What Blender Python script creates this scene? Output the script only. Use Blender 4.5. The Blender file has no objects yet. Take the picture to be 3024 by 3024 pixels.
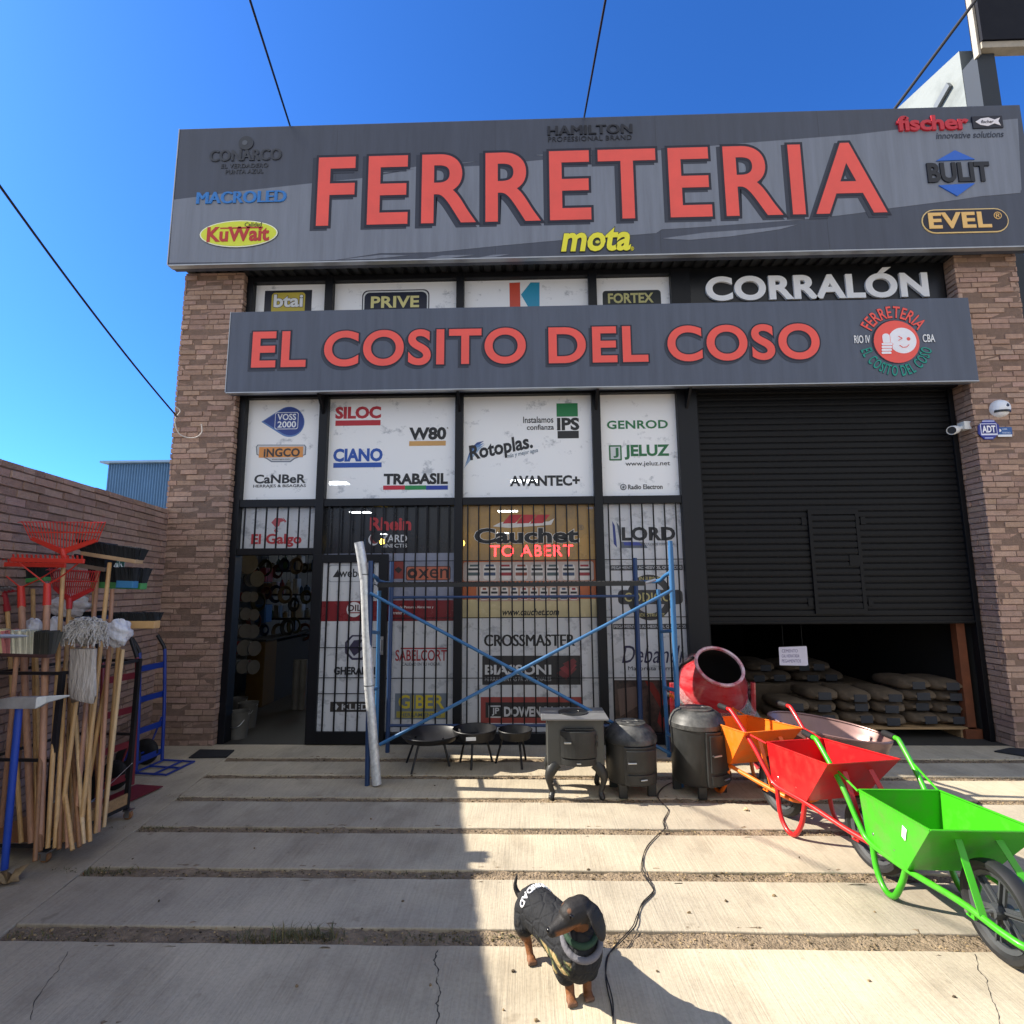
import bpy, bmesh, math, random
from mathutils import Vector, Matrix
random.seed(11)
SC = bpy.context.scene
COL = SC.collection
PI = math.pi

# ------------------------------------------------------------------ camera
HC, FPX = 1.55, 1580.0
PITCH, YAW, ROLL = 0.1382, -0.02636, -0.0062
_cp, _sp, _cy, _sy, _cr, _sr = (math.cos(PITCH), math.sin(PITCH), math.cos(YAW), math.sin(YAW), math.cos(ROLL), math.sin(ROLL))
_f = Vector((_sy * _cp, _cy * _cp, _sp)); _r0 = Vector((_cy, -_sy, 0)); _u0 = _r0.cross(_f)
_r = _cr * _r0 + _sr * _u0
_u = -_sr * _r0 + _cr * _u0
cam = bpy.data.cameras.new('camera'); cam.sensor_width = 36; cam.lens = FPX / 3024 * 36
cam.clip_start = 0.05; cam.clip_end = 2000
CAM = bpy.data.objects.new('camera', cam); COL.objects.link(CAM)
CAM.matrix_world = Matrix(((_r.x, _u.x, -_f.x, 0), (_r.y, _u.y, -_f.y, 0), (_r.z, _u.z, -_f.z, HC), (0, 0, 0, 1)))
SC.camera = CAM

def at(x, y, X=None, Y=None, Z=None):
    """3D point seen at photo position (x, y) (photo scaled to 1932 px) on a plane X=, Y= or Z=."""
    s = 3024 / 1932
    d = _f + (x * s - 1512) / FPX * _r - (y * s - 1512) / FPX * _u
    if Y is not None: t = Y / d.y
    elif X is not None: t = X / d.x
    else: t = (Z - HC) / d.z
    return Vector((d.x * t, d.y * t, d.z * t + HC))

# ------------------------------------------------------------------ sky, sun, exposure
SUNV = Vector((1.288, -0.10, -1.0))                     # direction the light travels
EL = math.atan2(1.0, math.hypot(SUNV.x, SUNV.y))
w = bpy.data.worlds.new('World'); SC.world = w; w.use_nodes = True
nt = w.node_tree; bg = nt.nodes['Background']
sky = nt.nodes.new('ShaderNodeTexSky'); sky.sky_type = 'NISHITA'; sky.sun_disc = False
sky.sun_elevation = EL
sky.sun_rotation = math.atan2(-SUNV.x, -SUNV.y)         # azimuth of the sun, clockwise from +Y
sky.air_density = 0.75; sky.dust_density = 0.9; sky.ozone_density = 10.0; sky.altitude = 400
# unseen clouds added in the southern sky to brighten shaded front and slabs
def _wn(t, **k):
    x = nt.nodes.new(t)
    for a, v in k.items(): setattr(x, a, v)
    return x
def _mr(src, a, b, c=0., d=1.):
    x = _wn('ShaderNodeMapRange', interpolation_type='SMOOTHSTEP')
    for i, v in zip(('From Min', 'From Max', 'To Min', 'To Max'), (a, b, c, d)): x.inputs[i].default_value = v
    nt.links.new(src, x.inputs['Value']); return x.outputs['Result']
def _mul(a, b):
    x = _wn('ShaderNodeMath', operation='MULTIPLY'); nt.links.new(a, x.inputs[0]); nt.links.new(b, x.inputs[1]); return x.outputs[0]
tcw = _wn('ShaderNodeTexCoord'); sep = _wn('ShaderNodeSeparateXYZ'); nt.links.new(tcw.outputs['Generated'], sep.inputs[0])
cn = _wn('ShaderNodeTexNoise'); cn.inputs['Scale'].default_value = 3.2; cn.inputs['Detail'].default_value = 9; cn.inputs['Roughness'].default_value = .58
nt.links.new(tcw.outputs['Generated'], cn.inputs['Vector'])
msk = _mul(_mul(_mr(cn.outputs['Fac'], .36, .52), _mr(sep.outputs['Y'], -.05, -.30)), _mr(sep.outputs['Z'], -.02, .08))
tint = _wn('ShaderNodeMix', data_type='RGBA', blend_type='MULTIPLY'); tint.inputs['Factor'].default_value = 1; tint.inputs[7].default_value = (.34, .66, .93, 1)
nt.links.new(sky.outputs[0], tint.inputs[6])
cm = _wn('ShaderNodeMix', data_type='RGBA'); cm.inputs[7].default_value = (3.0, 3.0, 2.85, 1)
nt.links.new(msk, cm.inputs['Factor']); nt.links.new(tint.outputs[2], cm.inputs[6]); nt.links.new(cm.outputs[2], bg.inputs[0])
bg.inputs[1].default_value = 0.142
sun = bpy.data.lights.new('sun', 'SUN'); sun.energy = 4.3; sun.angle = math.radians(0.5); sun.color = (1, 0.92, 0.79)
SUN = bpy.data.objects.new('sun', sun); COL.objects.link(SUN)
SUN.rotation_euler = SUNV.to_track_quat('-Z', 'Y').to_euler()
SC.view_settings.view_transform = 'Standard'; SC.view_settings.look = 'None'
SC.view_settings.exposure = 1.3; SC.view_settings.gamma = 1
SC.render.engine = 'CYCLES'
SC.cycles.use_denoising = True
SC.cycles.max_bounces = 6; SC.cycles.transparent_max_bounces = 12

# ------------------------------------------------------------------ materials
def lin(c):
    if isinstance(c, str):
        c = [int(c[i:i + 2], 16) / 255 for i in (0, 2, 4)]
        return tuple((v / 12.92 if v <= .04045 else ((v + .055) / 1.055) ** 2.4) for v in c)
    return tuple(c)
MATS = {}
def mat(name, c, rough=.5, metal=0., var=.12, scale=6, bump=0., bscale=40, stretch=None, emit=0, coat=0, c2=None, thr=None, spec=.5, attr=None, through=0):
    if name in MATS: return MATS[name]
    m = bpy.data.materials.new(name); m.use_nodes = True; MATS[name] = m
    n = m.node_tree.nodes; L = m.node_tree.links; b = n['Principled BSDF']
    c = lin(c)
    b.inputs['Roughness'].default_value = rough; b.inputs['Metallic'].default_value = metal
    b.inputs['Specular IOR Level'].default_value = spec
    if coat: b.inputs['Coat Weight'].default_value = coat; b.inputs['Coat Roughness'].default_value = .08
    tc = n.new('ShaderNodeTexCoord'); vec = tc.outputs['Object']
    if stretch:
        mp = n.new('ShaderNodeMapping'); mp.inputs['Scale'].default_value = stretch
        L.new(vec, mp.inputs['Vector']); vec = mp.outputs['Vector']
    if var or c2:
        no = n.new('ShaderNodeTexNoise'); no.inputs['Scale'].default_value = scale; no.inputs['Detail'].default_value = 6
        no.inputs['Roughness'].default_value = .65
        L.new(vec, no.inputs['Vector'])
        cr = n.new('ShaderNodeValToRGB'); e = cr.color_ramp.elements
        lo, hi = thr if thr else (.3, .7)
        e[0].position = lo; e[1].position = hi
        if c2: a, z = lin(c2), c
        else: a, z = tuple(v * (1 - var) for v in c), tuple(min(1, v * (1 + var)) for v in c)
        e[0].color = (*a, 1); e[1].color = (*z, 1)
        L.new(no.outputs['Fac'], cr.inputs['Fac']); out = cr.outputs['Color']
        if attr:
            at_ = n.new('ShaderNodeAttribute'); at_.attribute_name = attr
            mx = n.new('ShaderNodeMix'); mx.data_type = 'RGBA'; mx.blend_type = 'MULTIPLY'; mx.inputs['Factor'].default_value = 1
            L.new(out, mx.inputs[6]); L.new(at_.outputs['Color'], mx.inputs[7]); out = mx.outputs[2]
        L.new(out, b.inputs['Base Color'])
        rr = n.new('ShaderNodeMapRange'); rr.inputs['To Min'].default_value = max(0, rough - .1); rr.inputs['To Max'].default_value = min(1, rough + .12)
        L.new(no.outputs['Fac'], rr.inputs['Value']); L.new(rr.outputs['Result'], b.inputs['Roughness'])
    else:
        b.inputs['Base Color'].default_value = (*c, 1)
    if bump:
        n2 = n.new('ShaderNodeTexNoise'); n2.inputs['Scale'].default_value = bscale; n2.inputs['Detail'].default_value = 5
        L.new(vec, n2.inputs['Vector'])
        bp = n.new('ShaderNodeBump'); bp.inputs['Strength'].default_value = bump; bp.inputs['Distance'].default_value = .02
        L.new(n2.outputs['Fac'], bp.inputs['Height']); L.new(bp.outputs['Normal'], b.inputs['Normal'])
    if emit:
        b.inputs['Emission Color'].default_value = (*c, 1); b.inputs['Emission Strength'].default_value = emit
    if through:                                        # perforated film: a share of the light passes
        tr = n.new('ShaderNodeBsdfTransparent'); mix = n.new('ShaderNodeMixShader'); mix.inputs[0].default_value = through
        L.new(b.outputs[0], mix.inputs[1]); L.new(tr.outputs[0], mix.inputs[2])
        L.new(mix.outputs[0], n['Material Output'].inputs['Surface'])
    return m

BRICK = mat('brick', 'a78b7c', .9, var=.16, scale=22, bump=.5, bscale=90, attr='tint')
MORTAR = mat('mortar', '6f5f57', .95, var=.2, scale=20, bump=.4, bscale=80)
BLACKALU = mat('black_aluminium', '101218', .45, var=.2, scale=3, spec=.3)
SIGN_DARK = mat('sign_dark', '444a59', .5, var=.17, scale=2.4, stretch=(5, 5, .35), bump=.03, bscale=1.1)
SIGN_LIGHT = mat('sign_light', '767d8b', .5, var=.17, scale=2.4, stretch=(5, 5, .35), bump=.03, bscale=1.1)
SIGN_GREY = mat('sign_grey', '4f5768', .5, var=.17, scale=2.4, stretch=(5, 5, .35), bump=.03, bscale=1.1)
SIGN_BLACK = mat('sign_black', '0d0f14', .35, var=.1)
CORAL = mat('coral_vinyl', 'ee5a50', .5, var=.07, scale=3)
NAVY = mat('navy_ink', '11142a', .45, var=.05)
SHADOWINK = mat('slate_ink', '2c3242', .45, var=.05)
def ink(h, rough=.45): return mat('ink_' + h, h, rough, var=.05, scale=4)
WHITE = ink('e8eaec'); INKBLACK = ink('17181c')
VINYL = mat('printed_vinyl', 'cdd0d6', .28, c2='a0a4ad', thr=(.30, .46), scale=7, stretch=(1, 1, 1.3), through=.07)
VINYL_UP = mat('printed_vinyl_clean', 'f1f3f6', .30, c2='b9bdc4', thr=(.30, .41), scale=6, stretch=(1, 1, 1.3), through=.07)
WALLDARK = mat('interior_wall', '24221f', .9, var=.2, scale=3)
DARKMETAL = mat('dark_metal', '121318', .42, metal=.0, var=.25, scale=4)

# ------------------------------------------------------------------ mesh helpers
class MB:
    def __init__(s): s.v = []; s.f = []; s.t = []; s.cur = None
    def add(s, vs, fs):
        o = len(s.v); s.v += [Vector(p) for p in vs]
        for f in fs:
            s.f.append(tuple(i + o for i in f)); s.t.append(s.cur)
        return s
    def box(s, a, b):
        x0, y0, z0 = a; x1, y1, z1 = b
        return s.add([(x0, y0, z0), (x1, y0, z0), (x1, y1, z0), (x0, y1, z0), (x0, y0, z1), (x1, y0, z1), (x1, y1, z1), (x0, y1, z1)],
                     [(0, 3, 2, 1), (4, 5, 6, 7), (0, 1, 5, 4), (1, 2, 6, 5), (2, 3, 7, 6), (3, 0, 4, 7)])
    def cbox(s, c, size, rot=None):
        m = rot if rot is not None else Matrix.Identity(3)
        h = Vector(size) / 2; c = Vector(c)
        o = [(-1, -1, -1), (1, -1, -1), (1, 1, -1), (-1, 1, -1), (-1, -1, 1), (1, -1, 1), (1, 1, 1), (-1, 1, 1)]
        return s.add([c + m @ Vector((a * h.x, b * h.y, d * h.z)) for a, b, d in o],
                     [(0, 3, 2, 1), (4, 5, 6, 7), (0, 1, 5, 4), (1, 2, 6, 5), (2, 3, 7, 6), (3, 0, 4, 7)])
    def beam(s, p, q, wd, ht, up=(0, 0, 1)):
        p, q = Vector(p), Vector(q); d = (q - p); L = d.length; d.normalize()
        sd = d.cross(Vector(up))
        if sd.length < 1e-4: sd = d.cross(Vector((0, 1, 0)))
        sd.normalize(); u = sd.cross(d)
        return s.cbox((p + q) / 2, (L, wd, ht), Matrix((d, sd, u)).transposed())
    def tube(s, pts, r, seg=10, closed=False, cap=True):
        pts = [Vector(p) for p in pts]; n = len(pts)
        rs = r if isinstance(r, (list, tuple)) else [r] * n
        o = len(s.v); up = None; vs = []
        for i, p in enumerate(pts):
            if closed: d = pts[(i + 1) % n] - pts[i - 1]
            else: d = pts[min(i + 1, n - 1)] - pts[max(i - 1, 0)]
            if d.length < 1e-9: d = Vector((0, 0, 1))
            d.normalize()
            if up is None:
                up = Vector((0, 0, 1)) if abs(d.z) < .9 else Vector((1, 0, 0))
            sd = d.cross(up); sd.normalize(); up = sd.cross(d); up.normalize()
            for k in range(seg):
                a = 2 * PI * k / seg
                vs.append(p + (sd * math.cos(a) + up * math.sin(a)) * rs[i])
        fs = []
        for i in range(n if closed else n - 1):
            for k in range(seg):
                k2 = (k + 1) % seg; j = (i + 1) % n
                fs.append((i * seg + k, i * seg + k2, j * seg + k2, j * seg + k))
        if cap and not closed:
            fs.append(tuple(reversed(range(seg)))); fs.append(tuple((n - 1) * seg + k for k in range(seg)))
        return s.add(vs, fs)
    def lathe(s, prof, c=(0, 0, 0), seg=24, rot=None, closed=False):
        """prof: (r, z) pairs turned about z"""
        m = rot if rot is not None else Matrix.Identity(3); c = Vector(c); vs = []; n = len(prof)
        for r, z in prof:
            for k in range(seg):
                a = 2 * PI * k / seg
                vs.append(c + m @ Vector((r * math.cos(a), r * math.sin(a), z)))
        fs = []
        for i in range(n if closed else n - 1):
            j = (i + 1) % n
            for k in range(seg):
                k2 = (k + 1) % seg
                fs.append((i * seg + k, i * seg + k2, j * seg + k2, j * seg + k))
        return s.add(vs, fs)
    def disc(s, c, r, axis, th=.004, seg=24, ry=None):
        ry = ry or r; c = Vector(c); ax = Vector(axis).normalized()
        sd = ax.cross(Vector((0, 0, 1)))
        if sd.length < 1e-3: sd = Vector((1, 0, 0))
        sd.normalize(); up = sd.cross(ax)
        lo = [c + sd * r * math.cos(2 * PI * k / seg) + up * ry * math.sin(2 * PI * k / seg) for k in range(seg)]
        return s.loft([lo, [p + ax * th for p in lo]])
    def loft(s, rings, cap=True):
        n = len(rings[0]); vs = [p for r in rings for p in r]; fs = []
        for i in range(len(rings) - 1):
            for k in range(n):
                k2 = (k + 1) % n
                fs.append((i * n + k, i * n + k2, (i + 1) * n + k2, (i + 1) * n + k))
        if cap:
            fs.append(tuple(reversed(range(n)))); fs.append(tuple((len(rings) - 1) * n + k for k in range(n)))
        return s.add(vs, fs)
    def prism(s, poly, vec):
        poly = [Vector(p) for p in poly]; vec = Vector(vec)
        return s.loft([poly, [p + vec for p in poly]])
    def blob(s, c, size, seg=10, rings=6, jit=.0):
        c = Vector(c); vs = []; fs = []
        for i in range(rings + 1):
            ph = PI * i / rings
            for k in range(seg):
                a = 2 * PI * k / seg; j = 1 + random.uniform(-jit, jit)
                vs.append(c + Vector((size[0] * math.sin(ph) * math.cos(a) * j, size[1] * math.sin(ph) * math.sin(a) * j, size[2] * math.cos(ph) * j)))
        for i in range(rings):
            for k in range(seg):
                k2 = (k + 1) % seg
                fs.append((i * seg + k, i * seg + k2, (i + 1) * seg + k2, (i + 1) * seg + k))
        return s.add(vs, fs)

def wloc(p):
    v = Vector((0, 0, 0))
    while p is not None: v += p.location; p = p.parent
    return v
def obj(name, mb, m, parent=None, smooth=False, bevel=0, local=False, auto=40, sub=0, loc=None):
    """mb in world coordinates unless local; parents carry no rotation for world meshes."""
    me = bpy.data.meshes.new(name)
    off = Vector((0, 0, 0)) if local or parent is None else wloc(parent)
    if loc is not None and parent is None: off = Vector(loc)
    me.from_pydata([tuple(p - off) for p in mb.v], [], mb.f)
    if any(t is not None for t in mb.t):
        ca = me.color_attributes.new('tint', 'FLOAT_COLOR', 'CORNER')
        i = 0
        for f, t in zip(mb.f, mb.t):
            for _ in f:
                ca.data[i].color = (*(t or (1, 1, 1)), 1); i += 1
    bm = bmesh.new(); bm.from_mesh(me); bmesh.ops.recalc_face_normals(bm, faces=bm.faces); bm.to_mesh(me); bm.free()
    me.materials.append(m)
    o = bpy.data.objects.new(name, me); COL.objects.link(o)
    if parent is not None: o.parent = parent
    elif loc is not None: o.location = loc
    if smooth:
        for p in me.polygons: p.use_smooth = True
        try: me.set_sharp_from_angle(angle=math.radians(auto))
        except Exception: pass
    if bevel:
        bv = o.modifiers.new('bevel', 'BEVEL'); bv.width = bevel; bv.segments = 2; bv.limit_method = 'ANGLE'
    if sub:
        sd = o.modifiers.new('sub', 'SUBSURF'); sd.levels = sub; sd.render_levels = sub
    return o
def tag(o, label=None, cat=None, group=None, kind=None):
    if label: o['label'] = label
    if cat: o['category'] = cat
    if group: o['group'] = group
    if kind: o['kind'] = kind
    return o
def thing(name, label, cat, loc=(0, 0, 0), rz=0, group=None):
    o = bpy.data.objects.new(name, None); COL.objects.link(o); o.empty_display_size = .1
    o.location = loc; o.rotation_euler = (0, 0, rz)
    return tag(o, label, cat, group)
def struct(name, mb, m, **k): return tag(obj(name, mb, m, **k), kind='structure')
def dup(root, loc=None, rz=None, label=None, group=None, rot=None):
    r = root.copy(); COL.objects.link(r)
    if loc is not None: r.location = loc
    if rz is not None: r.rotation_euler = (0, 0, rz)
    if rot is not None: r.rotation_euler = rot
    if label: r['label'] = label
    if group: r['group'] = group
    for ch in list(root.children):
        c = ch.copy(); COL.objects.link(c); c.parent = r
        for g in list(ch.children):
            d = g.copy(); COL.objects.link(d); d.parent = c
    return r
def P(x, y, Y): return at(x, y, Y=Y)
def poly_px(pts, Y, th=.004, mb=None):
    mb = mb or MB(); return mb.prism([P(x, y, Y) for x, y in pts], (0, -th, 0)) if th > 0 else mb
def rect_px(x0, y0, x1, y1, Y, th=.004, mb=None):
    """axis-aligned world rectangle that covers the photo box on the plane Y"""
    mb = mb or MB(); xm, ym = (x0 + x1) / 2, (y0 + y1) / 2
    X0, X1 = P(x0, ym, Y).x, P(x1, ym, Y).x; Z1, Z0 = P(xm, y0, Y).z, P(xm, y1, Y).z
    return mb.box((X0, Y - th, Z0), (X1, Y + .001, Z1))
def rrect_px(x0, y0, x1, y1, Y, th=.004, r=.3, mb=None):
    mb = mb or MB(); xm, ym = (x0 + x1) / 2, (y0 + y1) / 2
    X0, X1 = P(x0, ym, Y).x, P(x1, ym, Y).x; Z1, Z0 = P(xm, y0, Y).z, P(xm, y1, Y).z
    R = r * min(X1 - X0, Z1 - Z0); pts = []
    for cx, cz, a0 in ((X1 - R, Z1 - R, 0), (X0 + R, Z1 - R, PI / 2), (X0 + R, Z0 + R, PI), (X1 - R, Z0 + R, 1.5 * PI)):
        for k in range(6):
            a = a0 + k * PI / 10; pts.append((cx + R * math.cos(a), Y + .001, cz + R * math.sin(a)))
    return mb.prism(pts, (0, -th - .001, 0))
def disc_px(x, y, rx, Y, th=.004, ry=None, mb=None):
    mb = mb or MB(); c = P(x, y, Y); k = (P(x + 10, y, Y) - c).length / 10
    return mb.disc(c + Vector((0, .001, 0)), rx * k, (0, -1, 0), th + .001, 32, (ry or rx) * k)
_TX = {}
def text_geo(s, off=0., shear=0., space=1.):
    k = (s, off, shear, space)
    if k not in _TX:
        c = bpy.data.curves.new('t', 'FONT'); c.body = s; c.offset = off; c.shear = shear; c.space_character = space; c.resolution_u = 9 if s in ('FERRETERIA', 'EL', 'COSITO', 'DEL', 'COSO', 'CORRALON') else 3
        c.extrude = .01
        o = bpy.data.objects.new('t', c); COL.objects.link(o)
        me = bpy.data.meshes.new_from_object(o); bpy.data.objects.remove(o); bpy.data.curves.remove(c)
        _TX[k] = ([v.co.copy() for v in me.vertices], [tuple(p.vertices) for p in me.polygons]); bpy.data.meshes.remove(me)
    return _TX[k]
def text_mb(s, o, ux, uz, un, w, h, th, off=.02, shear=0., space=1., mb=None, grow=0.):
    """text whose plain (offset=off) bounding box fills w x h from origin o along ux, uz; un points to the viewer.
    grow > 0 thickens the outline while the letters keep their places."""
    mb = mb or MB()
    if ('M' in s or s == 'CONARCO') and off > .017:                        # this glyph does not take a wide outline: strike it three times
        for k, dx in enumerate((-.026, -.013, 0, .013, .026)):
            text_mb(s, Vector(o) + Vector(ux) * dx * w / len(s) * 2.2, ux, uz, un, w, h, th - k * .0004, .0, shear, space, mb, grow)
        return mb
    v0, _ = text_geo(s, off, shear, space)
    v, f = text_geo(s, off + grow, shear, space)
    xa, xb = min(p.x for p in v0), max(p.x for p in v0); ya, yb = min(p.y for p in v0), max(p.y for p in v0)
    sx, sy = w / (xb - xa), h / (yb - ya)
    o, ux, uz, un = Vector(o), Vector(ux), Vector(uz), Vector(un)
    return mb.add([o + ux * ((p.x - xa) * sx) + uz * ((p.y - ya) * sy) + un * ((th if p.z > 0 else -.001)) for p in v], f)
def text_px(s, x0, y0, x1, y1, Y, th=.004, off=.02, shear=0., space=1., mb=None, grow=0., dx=0, dz=0):
    xm, ym = (x0 + x1) / 2, (y0 + y1) / 2
    X0, X1 = P(x0, ym, Y).x, P(x1, ym, Y).x; Z1, Z0 = P(xm, y0, Y).z, P(xm, y1, Y).z
    return text_mb(s, (X0 + dx, Y, Z0 + dz), (1, 0, 0), (0, 0, 1), (0, -1, 0), X1 - X0, Z1 - Z0, th, off, shear, space, mb, grow)
# ================================================================== ground and pavement
def concrete(name, base, dark):
    m = bpy.data.materials.new(name); m.use_nodes = True
    n = m.node_tree.nodes; L = m.node_tree.links; b = n['Principled BSDF']; b.inputs['Roughness'].default_value = .9
    b.inputs['Specular IOR Level'].default_value = .25
    tc = n.new('ShaderNodeTexCoord')
    def noise(scale, st, detail=5, rough=.6, rot=0.):
        mp = n.new('ShaderNodeMapping'); mp.inputs['Scale'].default_value = st; mp.inputs['Rotation'].default_value = (0, 0, rot)
        no = n.new('ShaderNodeTexNoise'); no.inputs['Scale'].default_value = scale; no.inputs['Detail'].default_value = detail; no.inputs['Roughness'].default_value = rough
        L.new(tc.outputs['Object'], mp.inputs['Vector']); L.new(mp.outputs['Vector'], no.inputs['Vector']); return no.outputs['Fac']
    def ramp(f, p0, c0, p1, c1):
        r = n.new('ShaderNodeValToRGB'); e = r.color_ramp.elements
        e[0].position = p0; e[1].position = p1; e[0].color = (*c0, 1); e[1].color = (*c1, 1); L.new(f, r.inputs['Fac']); return r.outputs['Color']
    def mul(a, b_, f=1):
        x = n.new('ShaderNodeMix'); x.data_type = 'RGBA'; x.blend_type = 'MULTIPLY'; x.inputs['Factor'].default_value = f
        L.new(a, x.inputs[6]); L.new(b_, x.inputs[7]); return x.outputs[2]
    broom = noise(1, (85, 2.2, 1), 4, .7, math.radians(4)); blot = noise(1.3, (1, 1, 1), 6, .62); fine = noise(60, (1, 1, 1), 4, .7); pat = noise(4, (1, .6, 1), 5, .6)
    c = ramp(blot, .34, lin(dark), .62, lin(base))
    oi = n.new('ShaderNodeObjectInfo'); big = noise(.45, (1, 1, 1), 4, .55); spots = noise(9, (1, 1, 1), 3, .5)
    c = mul(c, ramp(oi.outputs['Random'], 0, (.90, .90, .91), 1, (1.0, .99, .97)))
    c = mul(c, ramp(big, .38, (.80, .79, .79), .56, (1,) * 3)); c = mul(c, ramp(spots, .24, (.70, .68, .66), .32, (1,) * 3))
    c = mul(c, ramp(broom, .30, (.84,) * 3, .58, (1,) * 3)); c = mul(c, ramp(fine, .25, (.78,) * 3, .55, (1,) * 3), .8)
    c = mul(c, ramp(pat, .30, (.80, .79, .78), .50, (1,) * 3))
    L.new(c, b.inputs['Base Color'])
    s = n.new('ShaderNodeMath'); s.operation = 'MULTIPLY_ADD'; s.inputs[1].default_value = .35
    L.new(fine, s.inputs[0]); L.new(broom, s.inputs[2])
    bp = n.new('ShaderNodeBump'); bp.inputs['Strength'].default_value = .55; bp.inputs['Distance'].default_value = .006
    L.new(s.outputs[0], bp.inputs['Height']); L.new(bp.outputs['Normal'], b.inputs['Normal'])
    return m
CONCRETE = concrete('concrete', 'cbbfa7', 'b3a996')
SOIL = mat('soil', '8a7a66', .98, var=.35, scale=14, bump=1.0, bscale=70, spec=.1)
FAR_SOIL = mat('far_ground', '8d8270', .98, var=.25, scale=2, spec=.1)

WX = lambda Y: -3.78 + 0.19 * (5.5 - Y)            # boundary wall face
struct('ground', MB().add([(-300, -300, -.075), (300, -300, -.075), (300, 300, -.075), (-300, 300, -.075)], [(0, 1, 2, 3)]), FAR_SOIL)
def soil_strip(y0, y1, x0, x1):
    nx = int((x1 - x0) / .025); ny = 7; mb = MB(); vs = []
    for i in range(nx + 1):
        for j in range(ny + 1):
            x = x0 + (x1 - x0) * i / nx
            z = -.012 + .004 * math.sin(x * 7 + y0 * 3) + .003 * math.sin(x * 19 + j) + random.uniform(-.006, .006)
            if j in (0, ny): z += .006
            vs.append((x, y0 + (y1 - y0) * j / ny, z))
    fs = [(i * (ny + 1) + j, (i + 1) * (ny + 1) + j, (i + 1) * (ny + 1) + j + 1, i * (ny + 1) + j + 1) for i in range(nx) for j in range(ny)]
    mb.add(vs, fs); return struct('soil', mb, SOIL, smooth=True, auto=60)
GROOVES = [(5.03, 5.14), (4.60, 4.69), (4.13, 4.215), (3.63, 3.715), (3.10, 3.195), (2.565, 2.68), (2.0, 2.1)]
GL = lambda Y: -2.76 + .15 * (5.06 - Y)
for a, b_ in GROOVES: soil_strip(a - .03, b_ + .03, GL(a) - .12, 6.0)
def wob(): return random.uniform(-.0035, .0035)
def slab(poly, name='pavement'):
    pts = []
    for i, p in enumerate(poly):
        q = Vector(poly[(i + 1) % len(poly)]); p = Vector(p); k = max(1, int((q - p).length / .12))
        for j in range(k):
            r = p.lerp(q, j / k); pts.append((r.x + wob(), r.y + wob(), 0))
    return struct(name, MB().prism(pts, (0, 0, -.074)), CONCRETE, bevel=.006)
edges = [5.55] + [v for g in GROOVES for v in (g[1], g[0])] + [-4.0]
slab([(WX(5.5), 5.55), (9, 5.55), (9, 5.14), (WX(5.14) - .03, 5.14)])
for i in range(1, len(GROOVES)):
    y1, y0 = GROOVES[i - 1][0], GROOVES[i][1]
    slab([(GL(y1), y1), (9, y1), (9, y0), (GL(y0), y0)])
y1 = GROOVES[-1][0]; slab([(GL(y1), y1), (9, y1), (9, -4), (GL(-4), -4)])
slab([(WX(5.135) - .03, 5.135), (GL(5.135) - .003, 5.135), (GL(-4) - .003, -4), (WX(-4) - .03, -4)])
struct('floor', MB().prism([(-3.8, 5.555, -.07), (9, 5.555, -.07), (9, 24.2, -.07), (-7.3, 24.2, -.07)], (0, 0, .068)), mat('inside_floor', '35332f', .7, var=.2, scale=2))
# cracks in the nearest slab and in the fourth
def crack(pts, wd=.0032):
    q = []
    for i in range(len(pts) - 1):
        for k in range(5): q.append((pts[i][0] + (pts[i + 1][0] - pts[i][0]) * k / 5 + random.uniform(-2.2, 2.2), pts[i][1] + (pts[i + 1][1] - pts[i][1]) * k / 5))
    pts = q + [pts[-1]]
    mb = MB(); top = []; bot = []
    for i, (x, y) in enumerate(pts):
        p = at(x, y, Z=.0); a = wd * random.uniform(.15, 1.2)
        top.append(Vector((p.x - a, p.y, .0012))); bot.append(Vector((p.x + a, p.y, .0012)))
    n = len(pts); mb.add(top + bot, [(i, i + 1, n + i + 1, n + i) for i in range(n - 1)])
    struct('pavement_crack', mb, ink('3a352f', .95))
crack([(826, 1792), (818, 1812), (828, 1834), (822, 1852), (832, 1872), (824, 1894), (828, 1912), (822, 1945)])
crack([(1840, 1800), (1846, 1830), (1862, 1850), (1868, 1880), (1880, 1905), (1890, 1940)], .002)
crack([(128, 1795), (110, 1830), (92, 1850), (66, 1890), (58, 1925)], .002)
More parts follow.
